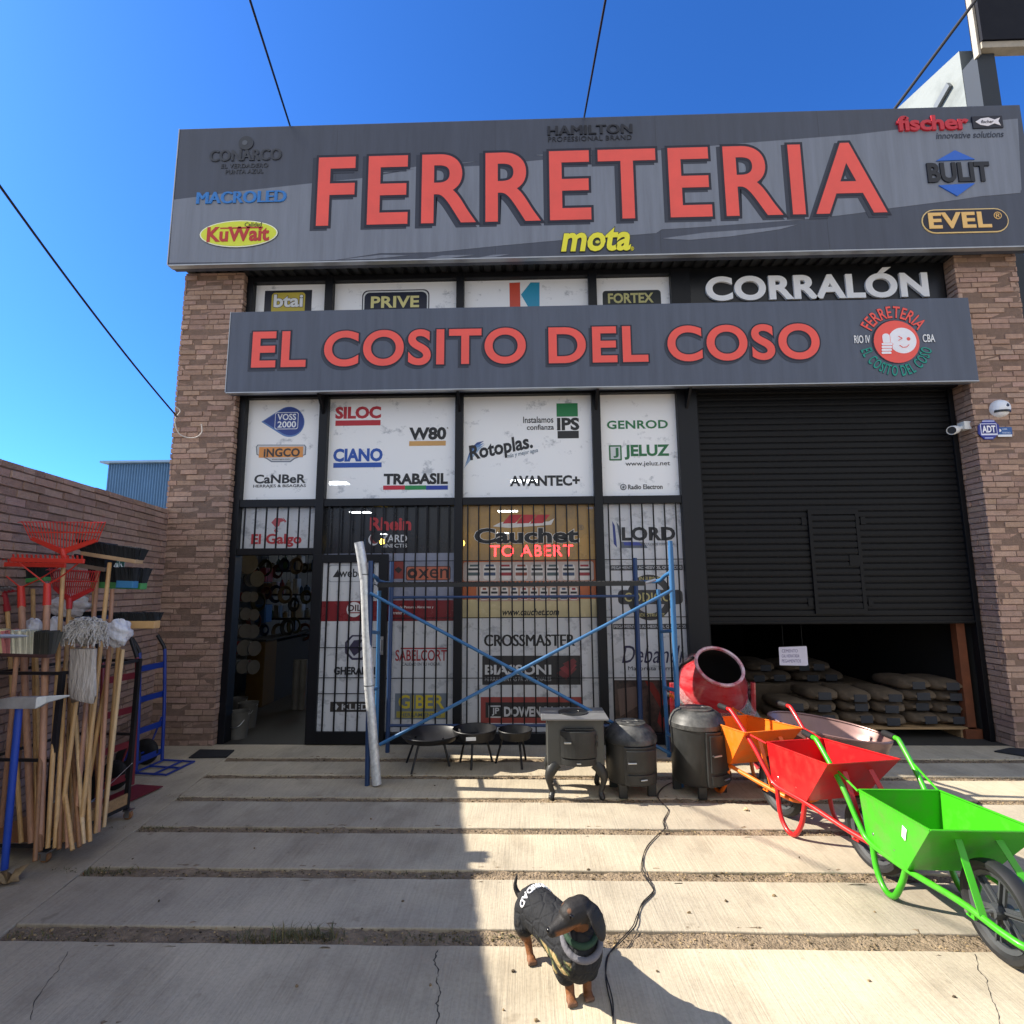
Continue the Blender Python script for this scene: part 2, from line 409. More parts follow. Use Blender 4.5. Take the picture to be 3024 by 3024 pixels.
# gravel and dry litter in the soil strips, grass tufts at their shaded ends
pb = MB(); random.seed(3)
for a, b_ in GROOVES:
    for _ in range(900):
        x = random.uniform(GL(a), 4.6); y = random.uniform(a, b_); r = random.uniform(.0015, .0055) * (1.6 if random.random() < .06 else 1)
        g = random.choice((random.uniform(.10, .4), random.uniform(.6, 1.3))); pb.cur = (g, g * .93, g * .84)
        pb.blob((x, y, -.007 + random.uniform(-.004, .004)), (r * random.uniform(.8, 1.6), r, r * .7), 5, 3, .25)
pb.cur = None
tag(obj('gravel', pb, mat('gravel', 'a39272', .95, var=.2, attr='tint')), 'loose gravel and dry bits lying in the soil joints', 'gravel', kind='stuff')
gb = MB()
def tuft(x, y, n, h, spread):
    for _ in range(n):
        a = random.uniform(0, 2 * PI); px, py = x + random.gauss(0, spread), y + random.gauss(0, .018)
        L = h * random.uniform(.4, 1.2); ln = random.uniform(.3, 1.3); dx, dy = math.cos(a), math.sin(a); wv = random.uniform(.0012, .0026)
        c = random.random()
        gb.cur = (1.5, 1.25, .8) if c < .3 else (1, 1, 1) if c < .8 else (.7, .9, .7)
        p0 = Vector((px, py, -.016)); p1 = p0 + Vector((dx * L * ln * .4, dy * L * ln * .4, L * .7)); p2 = p0 + Vector((dx * L * ln, dy * L * ln, L * .85))
        s = Vector((-dy, dx, 0)) * wv
        gb.add([p0 - s, p0 + s, p1 + s * .8, p1 - s * .8, p2], [(0, 1, 2, 3), (3, 2, 4)])
for x0, x1, y, n, h in [(308, 380, 1509, 10, .022), (213, 330, 1567, 16, .024), (92, 270, 1650, 20, .028), (450, 560, 1778, 12, .045), (520, 640, 1777, 22, .055), (20, 260, 1772, 10, .02), (700, 860, 1655, 8, .02), (640, 900, 1775, 14, .022), (930, 1040, 1770, 8, .02), (300, 620, 1568, 10, .016), (880, 990, 1775, 8, .02)]:
    for _ in range(n):
        p = at(random.uniform(x0, x1), y, Z=-.02); tuft(p.x, p.y, 9, h, .03)
gb.cur = None
tag(obj('grass', gb, mat('grass', '5f5c40', .8, var=.3, scale=5, attr='tint')), 'short weedy grass growing in the joints between the slabs', 'grass', kind='stuff')

# ================================================================== bricks
def brick_face(mb, o, ux, un, w, h, seed=0, bl=.205, bh=.0585, holes=()):
    """rows of single bricks standing proud of the wall plane o + ux*s + z, normal un"""
    rnd = random.Random(seed); o, ux, un = Vector(o), Vector(ux).normalized(), Vector(un).normalized(); z = 0.; row = 0
    while z < h - .01:
        hh = min(bh, h - z); s = -rnd.uniform(0, 1) * bl
        while s < w - .005:
            L = bl * rnd.uniform(.88, 1.06) if rnd.random() > .16 else bl * rnd.uniform(.45, .6)
            a, e = max(0, s), min(w, s + L - .009); s += L
            if e - a < .012: continue
            if any(a < hx < e and z < hz < z + hh for hx, hz in holes): continue
            d = rnd.uniform(.003, .017); g = rnd.uniform(.84, 1.13) * (1 if z > .38 else rnd.uniform(.66, .98)) * (rnd.uniform(.7, .9) if rnd.random() < .05 else 1); q = rnd.random()
            mb.cur = (g * 1.0, g * rnd.uniform(.96, 1.02), g * rnd.uniform(.94, 1.05)) if q < .8 else (g * 1.06, g * 1.10, g * 1.12) if q < .93 else (g * .80, g * .77, g * .77)
            zz0, zz1 = z + .0045 + rnd.uniform(0, .0025), z + hh - .0045 - rnd.uniform(0, .0025); t = [rnd.uniform(-.0035, .0035) for _ in range(4)]
            mb.add([o + ux * x + Vector((0, 0, zv)) + un * dd for dd in (-.01, 1) for x, zv in ((a, zz0), (e, zz0), (e, zz1), (a, zz1))] if False else
                   [o + ux * a + Vector((0, 0, zz0)) - un * .01, o + ux * e + Vector((0, 0, zz0)) - un * .01, o + ux * e + Vector((0, 0, zz1)) - un * .01, o + ux * a + Vector((0, 0, zz1)) - un * .01,
                    o + ux * a + Vector((0, 0, zz0)) + un * (d + t[0]), o + ux * e + Vector((0, 0, zz0)) + un * (d + t[1]), o + ux * e + Vector((0, 0, zz1)) + un * (d + t[2]), o + ux * a + Vector((0, 0, zz1)) + un * (d + t[3])],
                   [(4, 5, 6, 7), (0, 1, 5, 4), (1, 2, 6, 5), (2, 3, 7, 6), (3, 0, 4, 7)])
        z += bh; row += 1
    mb.cur = None
# boundary wall on the left
WH = 2.38
wall = MB(); d = Vector((.19, -1, 0)).normalized(); nrm = Vector((1, .19, 0)).normalized(); LW = 9.6
o = Vector((WX(5.5), 5.5, -.07)); e = o + d * LW; th = -nrm * .16
wall.cur = (.52, .52, .52)
wall.prism([o, e, e + th, o + th], (0, 0, WH + .07 - .01)); wall.cur = None
brick_face(wall, o, d, nrm, LW, WH + .07, 5)
wt = obj('brick_wall', wall, BRICK)
tag(wt, 'long low brick boundary wall behind the brooms on the left side', 'wall')

# ================================================================== the shop building
B = thing('shop_building', 'two storey hardware shop front with brick pillars, branded windows and black roller shutter', 'building', (0.7, 5.6, 0))
YG = 5.6
def pillar(x0, x1, yf, yb, zt, seed, side, holes=()):
    mb = MB(); mb.cur = (.52, .52, .52); mb.box((x0 + .012, yf + .006, -.07), (x1 - .012, yb, zt)); mb.cur = None
    brick_face(mb, (x0, yf + .012, -.06), (1, 0, 0), (0, -1, 0), x1 - x0, zt + .06, seed, holes=holes)
    if side == 'r': brick_face(mb, (x1 - .012, yf, -.06), (0, 1, 0), (1, 0, 0), yb - yf, zt + .06, seed + 1)
    else: brick_face(mb, (x0 + .012, yf, -.06), (0, 1, 0), (-1, 0, 0), yb - yf, zt + .06, seed + 1)
    if side == 'r': brick_face(mb, (x0 + .012, yf, -.06), (0, 1, 0), (-1, 0, 0), .6, zt + .06, seed + 2)
    return obj('pillar', mb, BRICK, B)
hz = [(P(340, 905, 5.5).x + 3.80, P(340, 905, 5.5).z + .06), (P(405, 998, 5.5).x + 3.80, P(405, 998, 5.5).z + .06)]
pillar(-3.80, -3.13, 5.49, 5.70, 5.06, 21, 'r', hz)
pillar(4.63, 5.28, 5.46, 5.74, 5.06, 31, 'l')
# shell: side walls, partition, rear wall, ceiling, parapet, roof
sh = MB()
LWX = lambda Y: -3.80 - .19 * (Y - 5.5)
sh.prism([(LWX(5.72), 5.72, -.06), (LWX(24), 24, -.06), (LWX(24) - .2, 24, -.06), (LWX(5.72) - .0, 5.95, -.06)], (0, 0, 5.1))
sh.box((1.72, 5.74, -.06), (1.80, 11.8, 5.0)); sh.box((4.60, 5.76, -.06), (5.24, 12, 5.0))
sh.box((1.80, 11.8, -.06), (5.2, 12, 5.0)); sh.box((-7.3, 24, -.06), (5.2, 24.2, 5.0))
obj('wall', sh, WALLDARK, B)
obj('ceiling', MB().prism([(-3.78, 5.74, 3.72), (1.715, 5.74, 3.72), (1.715, 24, 3.72), (LWX(24) + .01, 24, 3.72)], (0, 0, .08)).box((1.81, 5.95, 4.4), (4.6, 11.8, 4.5)), WALLDARK, B)
obj('parapet', MB().box((-3.80, 5.45, 5.12), (5.28, 5.65, 6.45)), mat('parapet_plaster', '55585c', .9), B)
obj('roof', MB().prism([(-3.79, 5.66, 5.1), (5.28, 5.66, 5.1), (5.28, 24.2, 5.1), (LWX(24.2), 24.2, 5.1)], (0, 0, .2)), mat('roof_sheet', '4a4d52', .6), B)
so = MB(); n = 74
for i in range(n):                                     # corrugated soffit sheet
    x0 = -3.80 + 9.08 * i / n; x1 = -3.80 + 9.08 * (i + 1) / n; xm = (x0 + x1) / 2
    so.prism([(x0, 5.26, 5.085), (xm - .02, 5.26, 5.085), (xm - .01, 5.26, 5.06), (x1 - .01, 5.26, 5.06), (x1, 5.26, 5.085), (x1, 5.26, 5.10), (x0, 5.26, 5.10)], (0, .46, 0))
obj('soffit', so, mat('soffit_sheet', '26282c', .5, var=.2), B)
# window frames
fr = MB(); V = [(-3.13, -3.06), (-2.24, -2.15), (-.755, -.67), (.72, .81), (1.63, 1.84)]
for a, b_ in V: fr.box((a, 5.562, 0), (b_, 5.70, 5.05))
cols = [(-3.06, -2.24), (-2.15, -.755), (-.67, .72), (.81, 1.63)]
for i, (a, b_) in enumerate(cols):
    for z0, z1 in [(4.985, 5.05), (3.615, 4.0), (2.405, 2.487)] + ([(1.895, 1.965)] if i == 0 else [(0, .10)]):
        fr.box((a, 5.572, z0), (b_, 5.69, z1))
fr.box((1.84, 5.60, 3.64), (4.63, 5.75, 5.06))
obj('window_frame', fr, BLACKALU, B, bevel=.004)
# gussets that carry the lower sign
br = MB()
for x in (-2.195, -.71, .765, 1.73):
    br.prism([(x - .012, 5.56, 3.62), (x - .012, 5.56, 3.42), (x - .012, 5.36, 3.62)], (.024, 0, 0))
obj('sign_bracket', br, BLACKALU, B)
def window(name, a, b_, z0, z1, m=VINYL):
    return obj(name, MB().add([(a - .01, 5.64, z0 - .01), (b_ + .01, 5.64, z0 - .01), (b_ + .01, 5.64, z1 + .01), (a - .01, 5.64, z1 + .01)], [(0, 1, 2, 3)]), m, B)
YP = 5.640
PANEL = {}
for i, (a, b_) in enumerate(cols):
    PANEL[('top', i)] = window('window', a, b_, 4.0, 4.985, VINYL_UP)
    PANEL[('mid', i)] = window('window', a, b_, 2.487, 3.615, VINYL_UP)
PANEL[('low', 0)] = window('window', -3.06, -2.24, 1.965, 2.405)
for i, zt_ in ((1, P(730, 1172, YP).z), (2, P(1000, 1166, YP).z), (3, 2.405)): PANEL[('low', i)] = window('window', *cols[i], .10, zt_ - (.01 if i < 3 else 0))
# security bars in front of the low windows
gr = MB()
for i, (a, b_) in enumerate(cols):
    z0, z1 = (1.965, 2.405) if i == 0 else (.10, 2.405); k = round((b_ - a) / .1195)
    for j in range(k):
        x = a + .055 + j * .1195 * (b_ - a) / (k * .1195)
        gr.box((x - .007, 5.586, z0), (x + .007, 5.599, z1))
    if i:
        for y in (1057, 1165, 1279):
            z = P(1000, y, 5.59).z; gr.box((a, 5.578, z - .004), (b_, 5.586, z + .004))
obj('security_grille', gr, BLACKALU, B)
# entrance door leaf, standing open in front of the second window
DX0, DX1, DZ1, YD = P(582, 1250, 5.51).x, P(727, 1250, 5.51).x, P(655, 1046, 5.51).z, 5.51
dr = MB()
for a, b_, z0, z1 in [(DX0, DX0 + .10, .012, DZ1), (DX1 - .095, DX1, .012, DZ1)]: dr.box((a, YD, z0), (b_, YD + .045, z1))
for z0, z1 in [(.012, .13), (DZ1 - .085, DZ1)]: dr.box((DX0 + .10, YD + .002, z0), (DX1 - .095, YD + .043, z1))
DOOR = obj('door', dr, BLACKALU, B, bevel=.003)
dg = MB()
for j in range(5):
    x = DX0 + .10 + (DX1 - DX0 - .195) * (j + .5) / 5; dg.box((x - .007, YD + .008, .13), (x + .007, YD + .019, DZ1 - .085))
for y in (1222, 1279, 1309):
    z = P(640, y, YD).z
    if .13 < z < DZ1: dg.box((DX0 + .10, YD + .003, z - .004), (DX1 - .095, YD + .008, z + .004))
obj('door_grille', dg, BLACKALU, DOOR)
YDP = YD + .030
obj('pane', MB().box((DX0 + .09, YDP, .12), (DX1 - .085, YDP + .01, DZ1 - .08)), VINYL, DOOR)
hd = MB()
zc = P(724, 1218, YD).z
hd.box((DX1 - .06, YD - .006, zc - .09), (DX1 - .025, YD, zc + .09)); hd.tube([(DX1 - .043, YD - .002, zc + .06), (DX1 - .043, YD - .05, zc + .06), (DX1 - .043, YD - .05, zc - .06), (DX1 - .043, YD - .002, zc - .06)], .008, 8)
obj('handle', hd, mat('steel', 'b4b6b8', .3, metal=1), DOOR)
# roller shutter, two thirds down
SY, SX0, SX1, SZ0 = 5.72, 1.845, 4.625, 1.146
def slat_sheet(x0, x1, z0, z1, y, pitch=.0685):
    mb = MB(); n = max(1, round((z1 - z0) / pitch)); p = (z1 - z0) / n
    prof = []
    for i in range(n):
        z = z0 + i * p
        prof += [(0., z), (.012, z + .004), (.014, z + p * .30), (.012, z + p * .8), (.003, z + p - .008), (0., z + p - .006)]
    pts = [(x, y - dd, z) for x in (x0, x1) for dd, z in prof]; m = len(prof)
    mb.add(pts, [(i, i + 1, m + i + 1, m + i) for i in range(m - 1)])
    return mb
SHUT = mat('shutter_black', '0b0c10', .55, spec=.25, var=.3, scale=1.2, bump=.06, bscale=5)
rs = obj('roller_shutter', slat_sheet(SX0, SX1, SZ0 + .08, 4.1, SY), SHUT, B)
obj('bottom_bar', MB().box((SX0, SY - .022, SZ0), (SX1, SY + .02, SZ0 + .075)).box((SX0, SY - .035, SZ0 + .01), (SX1, SY - .0225, SZ0 + .03)), SHUT, rs, bevel=.003)
obj('guide_rail', MB().box((SX0 - .005, SY - .04, 0), (SX0 + .045, SY + .04, 3.64)), SHUT, rs, bevel=.003); obj('guide_rail', MB().box((SX1 - .05, SY - .04, 0), (SX1 + .0, SY + .04, 3.64)), SHUT, rs, bevel=.003)
wx0, wx1 = P(1535, 1060, SY).x, P(1618, 1060, SY).x; wz0, wz1 = P(1575, 1158, SY).z, P(1575, 962, SY).z
wk = slat_sheet(wx0, wx1, wz0 + .05, wz1 - .05, SY - .016)
for a, b_, z0, z1 in [(wx0 - .035, wx0, wz0, wz1), (wx1, wx1 + .035, wz0, wz1), (wx0, wx1, wz1 - .05, wz1), (wx0, wx1, wz0, wz0 + .05)]: wk.box((a, SY - .034, z0), (b_, SY - .012, z1))
wk.box((wx1 - .10, SY - .036, (wz0 + wz1) / 2 - .05), (wx1, SY - .018, (wz0 + wz1) / 2 + .06))
obj('wicket_door', wk, SHUT, rs)
for q in ((wx0 - .10, wz0 + .12), (wx1 + .06, wz0 + .12), (wx0 - .10, wz1 - .12), (wx1 + .06, wz1 - .12)):
    obj('lock_plate', MB().box((q[0], SY - .022, q[1] - .04), (q[0] + .05, SY - .010, q[1] + .04)), SHUT, rs)
# rust brown steel post inside the shutter opening
tag(obj('steel_post', MB().box((4.46, 5.80, .09), (4.545, 5.88, 3.6)).box((4.42, 5.78, -.002), (4.585, 5.92, .09)), mat('rust_paint', '6b3b22', .7, var=.3), loc=(4.5, 5.95, 0)),
    'rust brown steel post just inside the shutter opening by the right pillar', 'post')
# ceiling lamps of the sales room, seen through the printed film
for (x, y) in [(630, 912), (680, 967), (716, 1008), (990, 908), (958, 965), (951, 1006)]:
    p = at(x, y, Z=3.68)
    if p.y < 23.5:
        k = 1.0
        t = thing('ceiling_lamp', {630: 'ceiling lamp glowing at the lower left of the window with the red underlined word', 680: 'ceiling lamp glowing at the top of the dark film above the door leaf', 716: 'ceiling lamp glowing beside the white lettering on the dark film', 990: 'ceiling lamp glowing through the film at the lowest dark word of the third window', 958: 'ceiling lamp glowing at the top of the yellow poster', 951: 'ceiling lamp glowing among the letters of the yellow poster'}[x], 'lamp', (p.x, p.y, 3.70), group='ceiling lamps of the shop')
        obj('lamp_housing', MB().box((p.x - .30, p.y - .16, 3.69), (p.x + .30, p.y + .16, 3.72)), ink('d8d8d8'), t)
        obj('diffuser', MB().box((p.x - .28, p.y - .14, 3.675), (p.x + .28, p.y + .14, 3.69)), mat('lamp_glow', 'f4fbff', .5, var=0, emit=22), t)
for (x, y, lb) in [(872, 1025, 'small warm bulb glowing at the edge of the yellow poster'), (721, 1022, 'small warm bulb glowing behind the dark film above the door leaf')]:
    p = P(x, y, 7.0); t = thing('pendant_bulb', lb, 'lamp', p)
    obj('bulb', MB().blob(p, (.035, .035, .042), 12, 8), mat('bulb_glow', 'ffd45a', .5, var=0, emit=26), t, smooth=True)
    obj('cable', MB().tube([p + Vector((0, 0, .03)), (p.x, p.y, 3.72)], .004, 6), INKBLACK, t)
# ================================================================== signs on the front
def T(par, s, box, Y, color, off=.02, th=.003, shear=0, space=1, name='lettering', **k):
    m = ink(color) if isinstance(color, str) else color
    return obj(name, text_px(s, *box, Y, th, off, shear, space, **k), m, par)
def R(par, box, Y, color, th=.002, name='logo_mark', r=None):
    m = ink(color) if isinstance(color, str) else color
    return obj(name, rrect_px(*box, Y, th, r) if r else rect_px(*box, Y, th), m, par)
def PG(par, pts, Y, color, th=.002, name='logo_mark'):
    return obj(name, poly_px(pts, Y, th), ink(color) if isinstance(color, str) else color, par)
def DC(par, x, y, r, Y, color, th=.002, ry=None, name='logo_mark'):
    return obj(name, disc_px(x, y, r, Y, th, ry), ink(color) if isinstance(color, str) else color, par)

# ---- big upper sign
YT = 5.25
S1 = thing('shop_sign', 'long grey upper sign with coral FERRETERIA letters across the top of the shop', 'sign', (.7, YT + .06, 5.01))
X0, X1 = P(328, 375, YT).x, 5.36; Z0, Z1 = 5.012, 6.655
obj('panel', MB().box((X0, YT, Z0), (X1, YT + .14, Z1)), SIGN_DARK, S1, bevel=.006)
obj('edge_trim', MB().box((X0 - .012, YT - .004, Z0), (X0 - .001, YT + .10, Z1)).box((X0, YT - .004, Z0 - .014), (X1, YT + .06, Z0 - .001)), mat('alu_trim', 'a9adb3', .4, metal=.6), S1)
for x in (-2.05, -.30, 1.45, 3.20): obj('sheet_seam', MB().box((x, YT - .0005, Z0 + .01), (x + .003, YT + .002, Z1 - .01)), ink('2b2f38'), S1)
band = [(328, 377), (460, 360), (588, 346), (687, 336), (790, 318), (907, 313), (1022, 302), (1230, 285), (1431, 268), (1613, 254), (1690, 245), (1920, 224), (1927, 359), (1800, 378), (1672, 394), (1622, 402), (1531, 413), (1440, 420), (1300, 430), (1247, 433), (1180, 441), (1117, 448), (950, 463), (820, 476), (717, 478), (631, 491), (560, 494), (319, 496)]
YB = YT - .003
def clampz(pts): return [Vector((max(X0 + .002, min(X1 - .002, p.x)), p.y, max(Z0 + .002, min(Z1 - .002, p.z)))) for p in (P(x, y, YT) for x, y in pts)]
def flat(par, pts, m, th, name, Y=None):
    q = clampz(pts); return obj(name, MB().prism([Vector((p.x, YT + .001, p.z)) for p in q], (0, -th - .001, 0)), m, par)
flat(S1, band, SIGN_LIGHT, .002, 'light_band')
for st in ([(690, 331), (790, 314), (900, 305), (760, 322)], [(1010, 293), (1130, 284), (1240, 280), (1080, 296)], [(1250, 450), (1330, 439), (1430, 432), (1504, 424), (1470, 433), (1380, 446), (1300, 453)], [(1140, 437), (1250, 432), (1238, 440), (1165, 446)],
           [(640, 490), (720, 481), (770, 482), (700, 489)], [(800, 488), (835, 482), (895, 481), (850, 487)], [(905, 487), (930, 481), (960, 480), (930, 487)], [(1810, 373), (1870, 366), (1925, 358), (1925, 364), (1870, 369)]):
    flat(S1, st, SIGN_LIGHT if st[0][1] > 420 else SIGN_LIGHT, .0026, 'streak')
FB = (600, 283, 1668, 414)
for nm, gr_, th, dx, dz, m in (('letter_shadow', .026, .003, -.040, -.026, SHADOWINK), ('letter_outline', .026, .005, 0, 0, NAVY), ('lettering', 0, .007, 0, 0, CORAL)):
    T(S1, 'FERRETERIA', FB, YT, m, off=.016, th=th, space=1.14, name=nm, grow=gr_, dx=dx, dz=dz)
L = '31353f'
T(S1, 'CONARCO', (397, 283, 531, 304), YT, L, .030, .010)
obj('logo_mark', disc_px(465, 271, 14, YT, .012), ink(L), S1); obj('logo_mark', disc_px(463, 271, 5, YT, .014), ink('555b66'), S1)
T(S1, 'EL VERDADERO', (418, 309, 506, 317), YT, L, .015, .006, space=1.1); T(S1, 'PUNTA AZUL', (426, 320, 497, 328), YT, L, .015, .006, space=1.1)
T(S1, 'MACROLED', (373, 362, 540, 384), YT, '2a78c4', .026, .012)
DC(S1, 451, 442, 74.5, YT, '4b525c', .008, 28); DC(S1, 451, 442, 73.5, YT, 'eef0d8', .010, 27); DC(S1, 451, 442, 71, YT, 'd6e03c', .012, 25)
T(S1, 'KuWait', (392, 429, 509, 457), YT, 'b8312f', .032, .016); T(S1, 'Calidad', (463, 421, 495, 429), YT, '4b4a2c', .01, .015)
R(S1, (417, 431, 433, 433.2), YT, 'b8312f', .016); R(S1, (440, 430, 497, 432.4), YT, 'b8312f', .016)
T(S1, 'HAMILTON', (1034, 237, 1192, 254), YT, '171a26', .026, .012, space=1.05); T(S1, 'PROFESSIONAL BRAND', (1034, 257, 1192, 266), YT, '171a26', .0, .006, space=1.06)
T(S1, 'mota', (1058, 431, 1190, 475), YT, '2d3325', .030, .008, shear=.2, grow=.018); T(S1, 'mota', (1058, 431, 1190, 475), YT, 'ece53a', .030, .012, shear=.2)
DC(S1, 1126, 459, 7, YT, '33381f', .014); DC(S1, 1127, 458, 4, YT, 'd8d24a', .016, 3); T(S1, '®', (1189, 466, 1196, 473), YT, 'ece53a', .0, .008)
T(S1, 'fischer', (1690, 220, 1825, 248), YT, 'c22436', .030, .022, space=.96)
R(S1, (1833, 221, 1890, 243), YT, '0e1024', .014)
fish = [(1838, 232), (1848, 226), (1862, 224), (1874, 228), (1884, 224), (1881, 231), (1886, 239), (1874, 235), (1862, 240), (1848, 238)]
flat(S1, fish, ink('e6e2e8'), .017, 'logo_mark'); T(S1, 'fischer', (1848, 229, 1872, 235), YT, '2c2430', .01, .019, shear=.3)
T(S1, 'innovative solutions', (1765, 249, 1893, 261), YT, '2d3546', .004, .006, shear=.25)
flat(S1, [(1765, 305), (1800, 285), (1838, 302)], ink('1d63c9'), .012, 'logo_mark'); flat(S1, [(1770, 351), (1838, 347), (1805, 371)], ink('1d63c9'), .012, 'logo_mark')
T(S1, 'BULIT', (1748, 308, 1866, 345), YT, '12151f', .038, .016, space=1.02)
R(S1, (1738, 395, 1902, 440), YT, 'e8c988', .008, r=.5); R(S1, (1740, 397, 1900, 438), YT, '12142c', .011, r=.5)
T(S1, 'EVEL', (1750, 402, 1868, 432), YT, 'e9bd72', .030, .016, space=1.05); T(S1, '®', (1873, 401, 1888, 415), YT, 'e9bd72', .0, .014)

# ---- lower sign
YC = 5.35
S2 = thing('name_sign', 'grey lower sign with coral EL COSITO DEL COSO letters and a round thumbs up logo', 'sign', (.7, YC + .06, 3.6))
xa, xb, za, zb = -3.165, 4.635, 3.605, 4.508
obj('panel', MB().box((xa, YC, za), (xb, YC + .12, zb)), SIGN_GREY, S2, bevel=.005)
obj('edge_trim', MB().box((xa - .009, YC - .003, za), (xa - .001, YC + .09, zb)).box((xa, YC - .003, za - .012), (xb, YC + .05, za - .001)), mat('alu_trim', 'a9adb3', .4, metal=.6), S2)
for wd_, xa_, xb_ in (('EL', 476, 578), ('COSITO', 612, 992), ('DEL', 1035, 1222), ('COSO', 1259, 1546)):
    dy = -.0148 * ((xa_ + xb_) / 2 - 1010); bx = (xa_, 618.5 + dy, xb_, 686 + dy)
    for nm, gr_, th, dx, dz, m in (('letter_shadow', .028, .002, -.020, -.026, SHADOWINK), ('letter_outline', .028, .004, 0, 0, NAVY), ('lettering', 0, .006, 0, 0, CORAL)):
        T(S2, wd_, bx, YC, m, off=.026, th=th, space=1.10, name=nm, grow=gr_, dx=dx, dz=dz)
lc = P(1689, 645, YC); kx = (P(1699, 645, YC) - lc).length / 10
def arc_text(s, r0, h, a0, a1, m, th, flip=False, grow=0., name='lettering'):
    mb = MB(); ws = []
    for ch in s:
        v, f = text_geo(ch if ch != ' ' else 'I', .012); ws.append((max(p.x for p in v) - min(p.x for p in v)) + .12 if ch != ' ' else .3)
    tot = sum(ws); acc = 0
    for ch, wd in zip(s, ws):
        a = a0 + (a1 - a0) * (acc + wd / 2) / tot; acc += wd
        if ch == ' ': continue
        rad = Vector((math.cos(a), 0, math.sin(a))); tan = Vector((math.sin(a), 0, -math.cos(a)))
        if flip: rad, tan = -rad, -tan
        wch = abs(a1 - a0) * (r0 + h / 2) * (wd - .12) / tot * .98
        o = lc + Vector((math.cos(a), 0, math.sin(a))) * (r0 if not flip else r0 + h) - tan * wch / 2
        text_mb(ch, Vector((o.x, YC, o.z)), tan, rad, (0, -1, 0), wch, h, th, .012, 0, 1, mb, grow)
    return obj(name, mb, m, S2)
RR = 46 * kx
for g, th, m1, m2 in ((.028, .004, NAVY, ink('0c2f3c')), (0, .007, CORAL, ink('0f8f80'))):
    arc_text('FERRETERIA', RR + .013, 24 * kx, math.radians(153), math.radians(27), m1, th, grow=g)
    arc_text('EL COSITO DEL COSO', RR + .012, 21 * kx, math.radians(192), math.radians(348), m2, th, flip=True, grow=g)
DC(S2, 1689, 645, 44.5, YC, NAVY, .004); DC(S2, 1691, 645, 43, YC, CORAL, .006); DC(S2, 1702, 643, 26, YC, 'eceef6', .008)
for g in (0,):
    R(S2, (1663, 629, 1679, 650), YC, CORAL, .0085, r=.45); R(S2, (1664, 630, 1678, 650), YC, 'eceef6', .010, r=.45)
    for k in range(4):
        R(S2, (1662, 647.5 + k * 5.4, 1684 - k * .8, 653 + k * 5.4), YC, CORAL, .0105, r=.45); R(S2, (1662, 648 + k * 5.4, 1683 - k * .8, 652.2 + k * 5.4), YC, 'eceef6', .012, r=.45)
DC(S2, 1713, 640, 3.4, YC, CORAL, .010)
for p, q in (((1694, 635), (1701, 639)), ((1701, 639), (1694, 643)), ((1696, 652), (1702, 656)), ((1702, 656), (1709, 655.5)), ((1709, 655.5), (1714, 651))):
    a, b_ = P(*p, YC), P(*q, YC); obj('logo_mark', MB().beam(a + Vector((0, -.008, 0)), b_ + Vector((0, -.008, 0)), .006, .008, (0, 1, 0)), CORAL, S2)
for g, th, c_ in ((.03, .004, NAVY), (0, .007, ink('e6e8ea'))):
    T(S2, 'RIO IV', (1611, 633, 1641, 648), YC, c_, .012, th, grow=g); T(S2, 'CBA', (1740, 631, 1763, 646), YC, c_, .012, th, grow=g)

# ---- black yard sign above the shutter
YK = 5.585
S3 = thing('yard_sign', 'black sign with large raised white CORRALÓN letters above the roller shutter', 'sign', (3.2, YK, 4.5))
kx0, kz1 = P(1294, 535, YK).x, P(1540, 500, YK).z
obj('panel', MB().box((kx0, YK, 4.1), (4.60, YK + .03, kz1)), SIGN_BLACK, S3, bevel=.003)
T(S3, 'CORRALON', (1330, 520, 1749, 566), YK, mat('white_letter', 'e9ebee', .4, var=.03), .036, .025, space=1.06); PG(S3, [(1653, 517), (1662, 507), (1678, 506), (1664, 517)], YK, mat('white_letter', 'e9ebee', .4), .025, 'accent_mark')

# ================================================================== printing on the window films (parts of each window)
Y = YP
W = PANEL[('top', 0)]
R(W, (499, 548, 588, 592), Y, '1b1d2a'); R(W, (511, 551, 577, 594), Y, '2b2d2a', .003, r=.15); R(W, (512.5, 552.5, 575.5, 592), Y, 'b9a83e', .004, r=.15)
T(W, 'btai', (517, 556, 572, 580), Y, '1d2026', .028, .005, grow=.025); T(W, 'btai', (517, 556, 572, 580), Y, 'dfe2e4', .028, .007)
W = PANEL[('top', 1)]
R(W, (683, 547, 810, 600), Y, '16182c', .002, r=.2); R(W, (685, 549, 808, 600), Y, 'd4d8da', .003, r=.2); R(W, (687.5, 551.5, 805.5, 600), Y, '131a30', .004, r=.2)
T(W, 'PRIVE', (700, 559, 791, 581), Y, 'd6cf8c', .028, .006, space=1.03)
W = PANEL[('top', 2)]
PG(W, [(961, 534), (981, 533), (982, 585), (962, 585)], Y, 'c64a35'); PG(W, [(1001, 533), (1018, 533), (1018, 585), (1000, 585), (983, 556)], Y, '2790b4')
W = PANEL[('top', 3)]
R(W, (1137, 548, 1247, 580), Y, '1b2226', .002, r=.18); T(W, 'FORTEX', (1147, 553, 1233, 572), Y, 'b9b478', .030, .004)
W = PANEL[('mid', 0)]
def drop(x, y, r, tip, Y, c, th):
    pts = [(tip, y)]
    for k in range(25):
        a = math.radians(125 - 250 * k / 24); pts.append((x + r * math.cos(a), y - r * math.sin(a)))
    return PG(W, pts, Y, c, th)
drop(546, 796, 28.5, 493, Y, '5b7fb8', .002); drop(547, 795, 26.5, 497, Y, '27408c', .003)
R(W, (519, 778, 563, 810), Y, 'dfe3ea', .004, r=.12); R(W, (520, 779.2, 562, 808.8), Y, '27408c', .005, r=.12)
